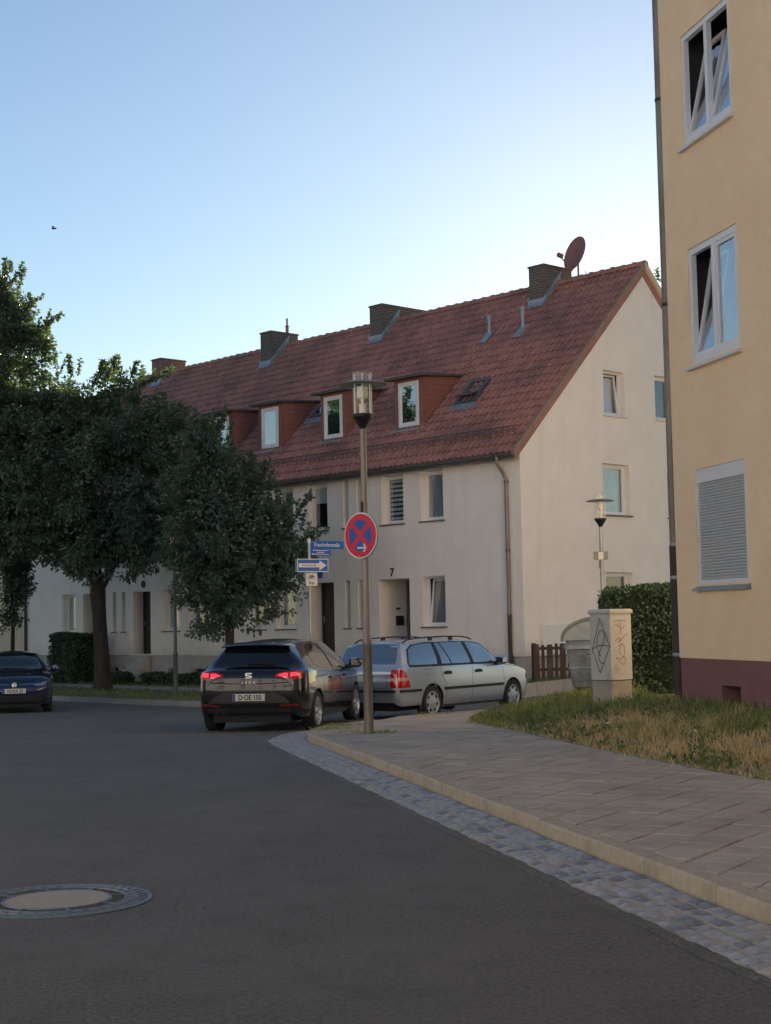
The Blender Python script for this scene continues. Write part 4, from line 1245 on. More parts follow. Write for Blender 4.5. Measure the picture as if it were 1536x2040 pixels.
class Car:
    def __init__(s, root, paint, wheels_x, wr, arch, tops, belt, plan, roofw, zsill, zend_r, zend_f):
        s.root = root; s.wx = wheels_x; s.wr = wr
        zt, zs, W, Wt = (pchip(*zip(*k)) for k in (tops, belt, plan, roofw))
        s.zt, s.zs, s.W, s.Wt = zt, zs, W, Wt
        x0, x1 = tops[0][0], tops[-1][0]
        xs = set(np.round(np.linspace(x0, x1, 130), 4))
        for e in (.006, .014, .026, .045, .07, .10): xs |= {round(x0 + e, 4), round(x1 - e, 4)}
        for wxc in wheels_x:
            for k in range(-6, 7): xs.add(round(wxc + arch * math.sin(k * math.pi / 12.0001), 4))
        xs = sorted(xs)
        n1, n2, n3 = 12, 8, 9
        vs = []
        for x in xs:
            zb = zsill
            if x < wheels_x[0] - arch: zb = zend_r + (zsill - zend_r) * smoothstep(x0, wheels_x[0] - arch, x) * .0
            if x > wheels_x[1] + arch: zb = zend_f
            for wxc in wheels_x:
                if abs(x - wxc) < arch: zb = max(zb, wr + math.sqrt(max(0, arch**2 - (x - wxc)**2)))
            e = min(x - x0, x1 - x)
            rd = 0.0 if e > .1 else (1 - math.sqrt(max(0, 1 - (1 - e / .1)**2)))
            w = W(x) - .05 * rd; top = zt(x) - .03 * rd; sh = min(zs(x), top - .01); wt = min(Wt(x), w - .01)
            zb = min(zb + .06 * rd, sh - .05)
            ring = []
            for i in range(n1 + 1):
                t = i / n1; z = zb + (sh - zb) * t
                g = (z - .58) / .42
                y = w * (1 - .035 * g * g if g < 0 else 1 - .028 * g * g)
                if z < .30: y -= (.30 - z) * .25
                ring.append((y, z))
            ys, zsn = ring[-1]
            crown = min(.055, max(.004, (top - sh) * .25))
            ze = top - crown
            for i in range(1, n2 + 1):
                t = i / n2
                bul = .025 * math.sin(math.pi * t) * min(1, (ze - zsn) / .35) if ze > zsn else 0
                ring.append((ys + (wt - ys) * t + bul, zsn + (ze - zsn) * t))
            for i in range(1, n3 + 1):
                t = i / n3; a = t * math.pi / 2
                ring.append((wt * (1 - t) , ze + (top - ze) * math.sin(a) ** .9))
            vs.append([(x, y, z) for y, z in ring])
        nr = n1 + n2 + n3 + 1
        V, F = [], []
        for row in vs: V.extend(row)
        for row in vs: V.extend([(x, -y, z) for x, y, z in row])
        N = len(vs); off = N * nr
        for i in range(N - 1):
            for j in range(nr - 1):
                a, b, c, d = i * nr + j, (i + 1) * nr + j, (i + 1) * nr + j + 1, i * nr + j + 1
                F.append((a, b, c, d)); F.append((off + d, off + c, off + b, off + a))
        for i in (0, N - 1):
            L = [i * nr + j for j in range(nr)]; Rr = [off + i * nr + j for j in range(nr)]
            for j in range(nr - 1):
                q = (L[j], L[j + 1], Rr[j + 1], Rr[j])
                F.append(q if i == 0 else tuple(reversed(q)))
        def shape(p):
            x, y, z = p
            wr_ = smoothstep(x0 + .42, x0, x); wf_ = smoothstep(x1 - .35, x1, x)
            k = .42 * (z - .66)**2 if z > .66 else .50 * (.66 - z)**2
            if .74 < z < .82: k += .010 * math.sin(math.pi * (z - .74) / .08)
            return (x + wr_ * k - wf_ * .5 * (z - .55)**2, y, z)
        V = [shape(p) for p in V]
        me = bpy.data.meshes.new('body'); me.from_pydata(V, [], F)
        bm = bmesh.new(); bm.from_mesh(me); bmesh.ops.remove_doubles(bm, verts=bm.verts, dist=.0004); bmesh.ops.recalc_face_normals(bm, faces=bm.faces)
        s.bvh = BVHTree.FromBMesh(bm); bm.to_mesh(me); bm.free()
        me.shade_smooth(); me.set_sharp_from_angle(angle=R(38))
        s.body = link('body', me, paint, root)
        fl = MB(); fl.box(x0 + .15, x1 - .15, -.62, .62, zsill - .02, .42)
        for wxc in wheels_x: fl.box(wxc - arch * .98, wxc + arch * .98, -.62, .62, zsill, wr + arch * .9)
        fl.build('underbody', 'wheel_dark', root)
    def hit(s, a, b, axis):
        if axis == 'rear': o, d = Vector((-6, a, b)), Vector((1, 0, 0))
        elif axis == 'front': o, d = Vector((6, a, b)), Vector((-1, 0, 0))
        elif axis == 'right': o, d = Vector((a, -4, b)), Vector((0, 1, 0))
        elif axis == 'left': o, d = Vector((a, 4, b)), Vector((0, -1, 0))
        else: o, d = Vector((a, b, 4)), Vector((0, 0, -1))
        h = s.bvh.ray_cast(o, d)
        if h[0] is None:
            h = s.bvh.find_nearest(o + d * (4 if axis in ('rear', 'front') else 3.2))
        n = h[1].normalized()
        if n.dot(d) > 0: n = -n
        return h[0], n
    def panel(s, name, m, poly, axis, off=.004, step=.05, parent=None, smooth=True):
        # densify the outline
        out = []
        for i in range(len(poly)):
            a, b = poly[i], poly[(i + 1) % len(poly)]
            l = math.hypot(b[0] - a[0], b[1] - a[1]); n = max(1, int(l / step))
            out += [(a[0] + (b[0] - a[0]) * k / n, a[1] + (b[1] - a[1]) * k / n) for k in range(n)]
        v2, tr = tri_poly(out, step)
        vs = []
        for p in v2:
            q, n = s.hit(p.x, p.y, axis); vs.append(q + n * off)
        nv = len(vs)
        inn = []
        for p in v2:
            q, n = s.hit(p.x, p.y, axis); inn.append(q - n * .006)
        fs = [tuple(t) for t in tr]
        # skirt
        from collections import Counter
        ec = Counter()
        for t in fs:
            for k in range(3): ec[tuple(sorted((t[k], t[(k + 1) % 3])))] += 1
        for t in list(fs):
            for k in range(3):
                a, b = t[k], t[(k + 1) % 3]
                if ec[tuple(sorted((a, b)))] == 1: fs.append((b, a, nv + a, nv + b))
        return MB().add(vs + inn, fs).build(name, m, parent or s.root, smooth=smooth, ang=35, fix=True)
    def seam(s, pts, axis, m='wheel_dark', w=.009, name='seam', off=.0012, parent=None):
        vs, fs = [], []
        pl = []
        for a, b in zip(pts[:-1], pts[1:]):
            n = max(2, int(math.hypot(b[0] - a[0], b[1] - a[1]) / .05)); pl += [(a[0] + (b[0] - a[0]) * k / n, a[1] + (b[1] - a[1]) * k / n) for k in range(n)]
        pl.append(pts[-1])
        for i, p in enumerate(pl):
            q = pl[min(i + 1, len(pl) - 1)]; r = pl[max(i - 1, 0)]
            d = (q[0] - r[0], q[1] - r[1]); l = math.hypot(*d) + 1e-9; n = (-d[1] / l * w / 2, d[0] / l * w / 2)
            for sg_ in (1, -1):
                h, nn = s.hit(p[0] + n[0] * sg_, p[1] + n[1] * sg_, axis); vs.append(h + nn * off)
        for i in range(len(pl) - 1): fs.append((2 * i, 2 * i + 2, 2 * i + 3, 2 * i + 1))
        return MB().add(vs, fs).build(name, m, parent or s.body)
    def wheels(s, style, track, tw=.205, rimr=.22):
        r = s.wr
        pr = [(rimr - .01, -tw / 2 + .02), (rimr + .01, -tw / 2), (r - .025, -tw / 2), (r, -tw / 2 + .03), (r, tw / 2 - .03), (r - .025, tw / 2), (rimr + .01, tw / 2), (rimr - .01, tw / 2 - .02)]
        for xw in s.wx:
            for sd in (-1, 1):
                cy_ = sd * (track / 2)
                T = lambda x, y, z, xw=xw, cy_=cy_, sd=sd: Vector((xw + x, cy_ + sd * z, r + y))
                wh = MB().lathe(pr, 28, T, cap=False).build('wheel', 'tyre', s.root, smooth=True, fix=True)
                o = tw / 2
                MB().lathe([(rimr, -o + .03), (rimr, o - .035), (rimr + .012, o - .012), (rimr - .006, o - .004), (rimr - .02, o - .03), (rimr - .022, -o + .04)], 28, T, cap=False).build('rim', style if style != 'hubcap' else 'hubcap', wh, smooth=True, fix=True)
                MB().lathe([(0.001, -.02), (rimr - .02, -.02), (rimr - .02, -.005), (.001, -.005)], 20, T, cap=False).build('brake_disc', 'wheel_dark', wh, fix=True)
                sp_ = MB()
                if style == 'alloy':
                    for k in range(5):
                        for da in (-.2, .2):
                            a = 2 * math.pi * k / 5 + .3
                            c0, s0 = math.cos(a + da * .9), math.sin(a + da * .9); c1, s1 = math.cos(a + da * 1.35), math.sin(a + da * 1.35)
                            px0, pz0, px1, pz1 = .045 * c0, .045 * s0, (rimr - .012) * c1, (rimr - .012) * s1
                            nx, nz = -(pz1 - pz0), (px1 - px0); l = math.hypot(nx, nz); nx, nz = nx / l * .017, nz / l * .017
                            vs = [T(px0 + nx, pz0 + nz, o - .03), T(px0 - nx, pz0 - nz, o - .03), T(px1 - nx, pz1 - nz, o - .018), T(px1 + nx, pz1 + nz, o - .018)]
                            vs += [T(px0 + nx, pz0 + nz, o - .06), T(px0 - nx, pz0 - nz, o - .06), T(px1 - nx, pz1 - nz, o - .05), T(px1 + nx, pz1 + nz, o - .05)]
                            sp_.add(vs, [(0, 1, 2, 3), (0, 4, 5, 1), (1, 5, 6, 2), (2, 6, 7, 3), (3, 7, 4, 0)])
                    sp_.lathe([(.001, o - .02), (.05, o - .022), (.058, o - .035), (.058, o - .07)], 14, T, cap=False)
                    sp_.build('spokes', 'alloy', wh, fix=True)
                else:
                    n = 36; rr0, rr1, rr2 = .05, rimr * .60, rimr * .86
                    sp_.lathe([(.001, o - .008), (.05, o - .01), (rr1, o - .022), (rr1, o - .045)], 24, T, cap=False)
                    sp_.lathe([(rr2, o - .045), (rr2, o - .022), (rimr - .004, o - .010), (rimr - .002, o - .03)], 24, T, cap=False)
                    for k in range(7):
                        a0, a1 = 2 * math.pi * k / 7, 2 * math.pi * k / 7 + .50
                        vs = [T(rr1 * math.cos(a0), rr1 * math.sin(a0), o - .022), T(rr1 * math.cos(a1), rr1 * math.sin(a1), o - .022), T(rr2 * math.cos(a1), rr2 * math.sin(a1), o - .022), T(rr2 * math.cos(a0), rr2 * math.sin(a0), o - .022)]
                        sp_.add(vs, [(0, 1, 2, 3)])
                    sp_.build('hubcap', 'hubcap', wh, smooth=True, fix=True)
    def plate(s, txt, axis, z, tilt=0.0, w=.52, h=.11, yoff=0.0):
        q, n = s.hit(yoff, z, axis)
        rt = Vector((0, -1, 0)) if axis == 'rear' else Vector((0, 1, 0))
        up = Vector((0, 0, 1)); out = Vector((-1, 0, 0)) if axis == 'rear' else Vector((1, 0, 0))
        T = frame_map(q + out * .012 + Vector((0, 0, 0)), rt, out, up)
        p = MB().box(-w / 2, w / 2, -h / 2, h / 2, -.03, .004, T).build('number_plate', 'plate_white', s.root)
        MB().box(-w / 2 + .004, -w / 2 + .042, -h / 2 + .004, h / 2 - .004, .004, .006, T).build('plate_band', 'plate_blue', p)
        T2 = frame_map(q + out * .012, rt, out, up)
        if txt: text_obj('plate_lettering', txt, .105, lambda a, b, c: T2(a + .02, b - .004, c + .006), 'ink', p, ext=.001, bold=.0025, sx=.86)
        m4 = MB(); rect_ring(m4, -w / 2 - .008, w / 2 + .008, -h / 2 - .008, h / 2 + .008, .008, -.01, .005, T); m4.build('plate_frame', 'plastic_black', p)
        return p
def mir(poly): return [(-a, b) for a, b in poly]

# ------------------------------------------------------------------ black hatchback, seen from behind
SH = R(12.0)
sxc, syc = -2.0, 24.62                       # rear axle on the road
hd = Vector((math.sin(SH), math.cos(SH), 0))
cpos = Vector((sxc, syc, 0)) + hd * 1.318
r1 = empty('parked_car', (cpos.x, cpos.y, zr(cpos.x, cpos.y) + .004), math.atan2(hd.y, hd.x), label='black hatchback with red tail lamps and number plate D OE 150', cat='car')
c1 = Car(r1, 'paint_black', (-1.318, 1.318), .318, .355,
    [(-2.10, .93), (-2.06, .99), (-1.98, 1.03), (-1.62, 1.385), (-1.45, 1.415), (-.3, 1.455), (.3, 1.435), (.62, 1.38), (1.30, 1.01), (1.45, .96), (1.95, .80), (2.10, .70), (2.17, .60)],
    [(-2.10, .88), (-2.0, .955), (-1.8, .975), (-1.2, .965), (0, .93), (1.2, .90), (1.9, .74), (2.17, .54)],
    [(-2.10, .74), (-2.05, .79), (-1.95, .835), (-1.75, .88), (-1.318, .905), (0, .900), (1.3, .90), (1.75, .84), (2.05, .70), (2.17, .55)],
    [(-2.10, .64), (-1.98, .63), (-1.62, .50), (-1.3, .53), (0, .56), (.5, .54), (1.30, .64), (1.5, .70), (2.0, .62), (2.17, .45)],
    .20, .26, .22)
c1.wheels('alloy', 1.60)
c1.panel('rear_window', 'car_glass', [(-.63, 1.045), (.63, 1.045), (.60, 1.12), (.535, 1.325), (.50, 1.345), (-.50, 1.345), (-.535, 1.325), (-.60, 1.12)], 'rear', .004)
sg1 = [(-1.34, 1.03), (-1.05, .985), (.95, .955), (1.02, .975), (.50, 1.32), (.30, 1.355), (-.35, 1.375), (-.95, 1.35), (-1.2, 1.24)]
for ax in ('right', 'left'):
    c1.panel('side_window', 'car_glass', sg1, ax, .004)
    c1.panel('window_pillar', 'plastic_black', [(-.30, .975), (-.20, .975), (-.22, 1.37), (-.29, 1.37)], ax, .007)
    c1.seam([(-.22, .95), (-.24, .60), (-.34, .30)], ax); c1.seam([(.92, .90), (.95, .55), (.86, .28)], ax)
    c1.seam([(-1.02, .94), (-1.0, .80), (-.92, .70), (-.90, .45)], ax); c1.seam([(-.9, .27), (.9, .27)], ax)
    for x in (-.42, .55): c1.panel('door_handle', 'paint_black', [(x - .10, .80), (x + .10, .80), (x + .10, .835), (x - .10, .835)], ax, .028)
c1.panel('windscreen', 'car_glass', [(-.62, 1.03), (.62, 1.03), (.52, 1.36), (-.52, 1.36)], 'front', .004)
tl = [(.40, .895), (.43, .925), (.55, .955), (.72, .965), (.815, .96), (.83, .93), (.82, .855), (.70, .845), (.52, .865)]
for k, P_ in enumerate((tl, mir(tl))):
    L_ = c1.panel('tail_lamp', 'lens_red', P_, 'rear', .010, .035)
    sg_ = 1 if k == 0 else -1
    c1.panel('lit_tube', 'lamp_red', [(sg_ * a, b) for a, b in ((.46, .905), (.55, .935), (.62, .935), (.62, .89), (.55, .885))], 'rear', .014, .03, parent=L_)
    c1.panel('lit_tube', 'lamp_red', [(sg_ * a, b) for a, b in ((.655, .94), (.76, .945), (.77, .90), (.66, .885))], 'rear', .014, .03, parent=L_)
    c1.panel('reverse_lens', 'lens_clear', [(sg_ * a, b) for a, b in ((.555, .868), (.625, .862), (.625, .878), (.555, .882))], 'rear', .014, .03, parent=L_)
for sg_ in (1, -1):
    c1.panel('reflector', 'lens_dark_red', [(sg_ * a, b) for a, b in ((.48, .425), (.78, .44), (.78, .475), (.48, .455))], 'rear', .008, .03)
    c1.seam([(sg_ * .40, .99), (sg_ * .37, .90), (sg_ * .60, .835), (sg_ * .70, .72), (sg_ * .69, .66)], 'rear')
c1.seam([(-.69, .66), (.69, .66)], 'rear', w=.012)
c1.seam([(-.62, .80), (-.3, .785), (.3, .785), (.62, .80)], 'rear', m='plastic_black', w=.014)
c1.panel('bumper_insert', 'plastic_grey', [(-.40, .645), (.40, .645), (.56, .58), (.66, .485), (-.66, .485), (-.56, .58)], 'rear', .004)
c1.panel('diffuser', 'plastic_black', [(-.70, .405), (.70, .405), (.62, .27), (-.62, .27)], 'rear', .006)
c1.plate('D·OE 150', 'rear', .575)
for y in (.50, .40):
    MB().lathe([(.036, -.12), (.040, 0), (.033, .002), (.030, -.05)], 16, lambda x, z, d, y=y: Vector((-2.07 - d, y + x, .355 + z)), cap=False).build('exhaust_tip', 'plastic_grey', r1, smooth=True, fix=True)
sp = MB()
for i in range(2): pass
vs = []
for (x, z) in ((-1.50, 1.425), (-1.80, 1.395), (-1.83, 1.38), (-1.78, 1.362), (-1.58, 1.372)):
    vs.append((x, z))
mbs = MB()
pts = []
for k in range(13):
    y = -.56 + 1.12 * k / 12; e = abs(y) / .56
    pts.append([(x + .10 * e**3 * (1 if x < -1.7 else 0), y, z - .035 * e * e) for x, z in vs])
for k in range(12):
    for j in range(5):
        a, b = pts[k][j], pts[k][(j + 1) % 5]; c, d = pts[k + 1][(j + 1) % 5], pts[k + 1][j]
        mbs.quad(a, b, c, d)
mbs.add(pts[0], [(0, 1, 2, 3, 4)]); mbs.add(pts[-1], [(4, 3, 2, 1, 0)])
c1sp = mbs.build('roof_spoiler', 'paint_black', r1, fix=True)
c1.panel('rear_wiper', 'plastic_black', [(.06, 1.075), (.02, 1.10), (-.38, 1.068), (-.38, 1.055)], 'rear', .022)
q, n = c1.hit(0, .895, 'rear')
Te = frame_map(q + Vector((-.014, 0, 0)), (0, -1, 0), (-1, 0, 0))
# badge: S in two slanted bars, and the model lettering under it
bd = MB()
bd.prism([(-.055, .035), (.055, .035), (.055, .055), (-.035, .055), (-.055, .045)], 0, .012, Te)
bd.prism([(-.055, .035), (-.055, .010), (.040, -.012), (.055, .005), (.055, .010), (-.02, .022), (-.03, .035)], 0, .012, Te)
bd.prism([(-.055, -.030), (.035, -.030), (.055, -.018), (.055, -.008), (.040, -.010), (-.055, -.012)], 0, .012, Te)
bd.build('badge', 'chrome', r1, fix=True)
q, n = c1.hit(0, .80, 'rear')
Te2 = frame_map(q + Vector((-.012, 0, 0)), (0, -1, 0), (-1, 0, 0))
text_obj('model_lettering', 'LEON', .055, Te2, 'chrome', r1, ext=.003, bold=.002, spacing=1.9)
def mirror(car, x, y, z, paint, glassm='car_glass'):
    for sd in (-1, 1):
        o = MB()
        prf = [(.09, -.085), (.11, -.02), (.10, .07), (.02, .085), (-.05, .05), (-.06, -.06), (.0, -.095)]
        T = lambda a, b, c: Vector((x + a, sd * (y + c), z + b))
        rings_ = [(0.0, .55), (.03, .85), (.12, 1.0), (.19, .85), (.225, .45)]
        vs, fs = [], []
        for c_, sc in rings_:
            for a, b in prf: vs.append(T(a * sc, b * sc, c_))
        m_ = len(prf)
        for i in range(len(rings_) - 1):
            for k in range(m_): fs.append((i * m_ + k, i * m_ + (k + 1) % m_, (i + 1) * m_ + (k + 1) % m_, (i + 1) * m_ + k))
        fs.append(tuple(range(m_))); fs.append(tuple(reversed(range((len(rings_) - 1) * m_, len(rings_) * m_))))
        mm = o.add(vs, fs).build('wing_mirror', paint, car.root, smooth=True, ang=50, fix=True)
        MB().box(-.075, -.058, -.05, .045, .05, .19, T).build('mirror_glass', glassm, mm)
        MB().box(-.03, .05, -.10, -.04, -.06, .05, T).build('mirror_foot', 'plastic_black', mm)
mirror(c1, .80, .905, 1.02, 'paint_black')

# ------------------------------------------------------------------ silver estate
rw = Vector((.75, 28.4, 0)); fw = Vector((2.42, 30.55, 0))
hd = (fw - rw).normalized(); lf = Vector((-hd.y, hd.x, 0))
cpos = (rw + fw) / 2 + lf * .80
r2 = empty('parked_car', (cpos.x, cpos.y, zr(cpos.x, cpos.y) + .004), math.atan2(hd.y, hd.x), label='silver estate car with black roof rails parked behind the street lamp', cat='car')
r2.scale = (1, 1, 1.03)
c2 = Car(r2, 'paint_silver', (-1.345, 1.345), .305, .345,
    [(-2.38, .90), (-2.35, .97), (-2.30, 1.0), (-2.02, 1.36), (-1.90, 1.395), (-1.0, 1.43), (-.2, 1.44), (.35, 1.41), (.60, 1.35), (1.12, 1.00), (1.25, .955), (1.80, .865), (2.0, .80), (2.12, .68)],
    [(-2.38, .86), (-2.30, .925), (-1.5, .945), (0, .925), (1.0, .90), (1.8, .79), (2.12, .58)],
    [(-2.38, .77), (-2.30, .82), (-2.1, .845), (-1.4, .86), (0, .86), (1.3, .85), (1.75, .82), (2.0, .74), (2.12, .64)],
    [(-2.38, .70), (-2.30, .70), (-2.02, .62), (-1.0, .635), (0, .64), (.45, .61), (1.12, .68), (1.5, .70), (2.0, .60), (2.12, .5)],
    .21, .28, .24)
c2.wheels('hubcap', 1.52, tw=.195, rimr=.205)
c2.panel('rear_window', 'car_glass_bright', [(-.66, 1.01), (.66, 1.01), (.645, 1.08), (.58, 1.33), (.53, 1.355), (-.53, 1.355), (-.58, 1.33), (-.645, 1.08)], 'rear', .004)
c2.seam([(-.60, 1.365), (.60, 1.365)], 'rear', m='plastic_black', w=.03)
band = [(-2.02, .965), (.98, .955), (1.00, .975), (.52, 1.315), (.30, 1.352), (-.4, 1.375), (-1.3, 1.368), (-1.72, 1.34), (-1.92, 1.25), (-2.03, 1.03)]
for ax in ('right', 'left'):
    c2.seam([(-2.02, .957), (1.0, .947)], ax, m='plastic_black', w=.022, name='window_trim', off=.004)
    c2.panel('window_surround', 'plastic_black', band, ax, .003)
    c2.panel('quarter_window', 'car_glass_bright', [(-1.99, .985), (-1.16, .98), (-1.13, 1.345), (-1.35, 1.345), (-1.70, 1.318), (-1.88, 1.24), (-1.995, 1.04)], ax, .007)
    c2.panel('rear_side_window', 'car_glass_bright', [(-1.02, .98), (-.74, .978), (-.90, 1.35), (-1.02, 1.348)], ax, .007)
    c2.panel('rear_side_window', 'car_glass_bright', [(-.70, .978), (-.10, .972), (-.18, 1.355), (-.86, 1.352)], ax, .007)
    c2.panel('front_side_window', 'car_glass_bright', [(.02, .972), (.92, .968), (.50, 1.29), (.28, 1.325), (-.06, 1.352)], ax, .007)
    c2.panel('side_moulding', 'plastic_black', [(-.98, .515), (.98, .515), (.98, .565), (-.98, .565)], ax, .014)
    c2.panel('side_moulding', 'plastic_black', [(-2.30, .52), (-1.70, .52), (-1.70, .565), (-2.30, .565)], ax, .014)
    c2.panel('sill_skirt', 'plastic_grey', [(-.99, .215), (.99, .215), (.99, .255), (-.99, .255)], ax, .004)
    for x in (-.86, .14): c2.panel('door_handle', 'plastic_black', [(x - .11, .79), (x + .11, .79), (x + .11, .83), (x + .05, .85), (x - .05, .85), (x - .11, .83)], ax, .022)
    c2.seam([(-.05, .95), (-.08, .5), (-.10, .26)], ax); c2.seam([(1.0, .92), (1.02, .5), (.98, .26)], ax)
    c2.seam([(-1.08, .95), (-1.06, .80), (-.97, .70), (-.93, .5), (-.93, .26)], ax)
    c2.seam([(1.0, .90), (1.5, .86), (1.95, .76)], ax)
    c2.seam([(-1.55, .90), (-1.35, .90), (-1.35, .80), (-1.55, .80), (-1.55, .90)], ax, w=.006)
    tls = c2.panel('tail_lamp', 'lens_red', [(-2.33, .60), (-2.02, .60), (-2.06, .74), (-2.15, .87), (-2.21, .915), (-2.33, .915)], ax, .008, .04)
    c2.panel('clear_lens', 'lens_pink', [(-2.33, .72), (-2.065, .72), (-2.09, .775), (-2.33, .775)], ax, .011, .04, parent=tls)
    sg_ = -1 if ax == 'right' else 1
    tlr = c2.panel('tail_lamp', 'lens_red', [(sg_ * a, b) for a, b in ((.665, .60), (.775, .60), (.775, .915), (.675, .915))], 'rear', .008, .04)
    c2.panel('clear_lens', 'lens_pink', [(sg_ * a, b) for a, b in ((.668, .72), (.775, .72), (.775, .775), (.67, .775))], 'rear', .011, .04, parent=tlr)
    c2.panel('headlamp', 'lens_clear', [(1.92, .60), (2.08, .60), (2.08, .70), (1.95, .735), (1.88, .70)], ax, .008, .04)
    ry = -.555 if ax == 'right' else .555
    rl = [(-1.85, ry, 1.375), (-1.72, ry, 1.425), (-1.4, ry, 1.452), (-.6, ry, 1.468), (.0, ry, 1.455), (.2, ry, 1.432), (.34, ry, 1.395)]
    rr_ = MB().tube(rl, .014, 6)
    for x in (-1.0, -.35): rr_.box(x - .06, x + .06, ry - .012, ry + .012, 1.40, 1.462)
    rr_.build('roof_rail', 'plastic_black', r2)
c2.panel('rear_moulding', 'plastic_black', [(-.76, .52), (.76, .52), (.76, .565), (-.76, .565)], 'rear', .014)
c2.seam([(-.58, .93), (-.585, .60), (.585, .60), (.58, .93)], 'rear')
c2.seam([(-.75, .30), (.75, .30)], 'rear', m='plastic_black', w=.03)
c2.panel('windscreen', 'car_glass_bright', [(-.64, 1.02), (.64, 1.02), (.54, 1.36), (-.54, 1.36)], 'front', .004)
c2.panel('grille', 'plastic_black', [(-.3, .55), (.3, .55), (.28, .72), (-.28, .72)], 'front', .006)
c2.plate('', 'rear', .76)
mirror(c2, .74, .86, 1.0, 'paint_silver')

# ------------------------------------------------------------------ dark blue hatchback facing the viewer
hd = Vector((.26, -.966, 0)).normalized()
g0 = Vector((-8.98, 37.0, 0)) - hd * 1.31
r3 = empty('parked_car', (g0.x, g0.y, zr(g0.x, g0.y) + .004), math.atan2(hd.y, hd.x), label='dark blue hatchback facing the viewer with number plate KS KX 22', cat='car')
c3 = Car(r3, 'paint_blue', (-1.31, 1.31), .318, .352,
    [(-2.10, .93), (-2.04, 1.0), (-1.62, 1.36), (-1.45, 1.41), (-.3, 1.456), (.2, 1.44), (.55, 1.38), (1.22, 1.02), (1.35, .985), (1.85, .90), (2.02, .83), (2.10, .74), (2.16, .62)],
    [(-2.10, .88), (-1.8, .97), (-1.2, .96), (0, .93), (1.2, .91), (1.8, .82), (2.0, .75), (2.16, .55)],
    [(-2.10, .74), (-1.95, .83), (-1.3, .895), (0, .895), (1.3, .89), (1.75, .85), (2.0, .77), (2.10, .69), (2.16, .58)],
    [(-2.10, .66), (-1.62, .56), (0, .60), (.45, .575), (1.22, .66), (1.5, .70), (1.95, .66), (2.16, .48)],
    .20, .26, .22)
c3.wheels('alloy', 1.58)
c3.panel('windscreen', 'car_glass', [(-.68, 1.03), (-.3, 1.015), (.3, 1.015), (.68, 1.03), (.55, 1.35), (.5, 1.375), (-.5, 1.375), (-.55, 1.35)], 'front', .004)
for ax in ('right', 'left'):
    c3.panel('side_window', 'car_glass', sg1, ax, .004)
    c3.seam([(.92, .90), (.95, .55), (.86, .28)], ax); c3.seam([(-.22, .95), (-.24, .60), (-.34, .30)], ax)
for sg_ in (1, -1):
    hl = c3.panel('headlamp', 'lens_clear', [(sg_ * a, b) for a, b in ((.44, .70), (.60, .715), (.735, .755), (.745, .72), (.70, .665), (.56, .645), (.45, .665))], 'front', .008, .035)
    c3.panel('intake', 'plastic_black', [(sg_ * a, b) for a, b in ((.46, .30), (.66, .32), (.66, .47), (.50, .47))], 'front', .004, .04)
c3.seam([(-.60, .695), (-.12, .688)], 'front', m='chrome', w=.014, off=.010); c3.seam([(.12, .688), (.60, .695)], 'front', m='chrome', w=.014, off=.010)
c3.panel('lower_grille', 'plastic_black', [(-.62, .27), (.62, .27), (.55, .44), (-.55, .44)], 'front', .006)
c3.seam([(-.62, .255), (.62, .255)], 'front', m='lens_clear', w=.016, off=.008)
c3.plate('KS·KX 22', 'front', .545)
q, n = c3.hit(0, .688, 'front')
Te = frame_map(q + Vector((.012, 0, 0)), (0, 1, 0), (1, 0, 0))
bd = MB()
bd.lathe([(.058, 0), (.064, 0), (.064, .012), (.058, .012)], 24, lambda x, y, z: Te(x, y, z))
for seg in (((-.045, .035), (-.012, .0)), ((-.012, .0), (0, .028)), ((0, .028), (.012, 0)), ((.012, 0), (.045, .035)), ((-.05, .012), (-.024, -.05)), ((-.024, -.05), (0, -.008)), ((0, -.008), (.024, -.05)), ((.024, -.05), (.05, .012))):
    bd.tube([Te(*seg[0], .008), Te(*seg[1], .008)], .006, 5)
bd.build('badge', 'chrome', r3)
c3.seam([(-.66, .90), (-.5, .80), (0, .775), (.5, .80), (.66, .90)], 'front')
mirror(c3, .78, .895, 1.02, 'paint_blue')
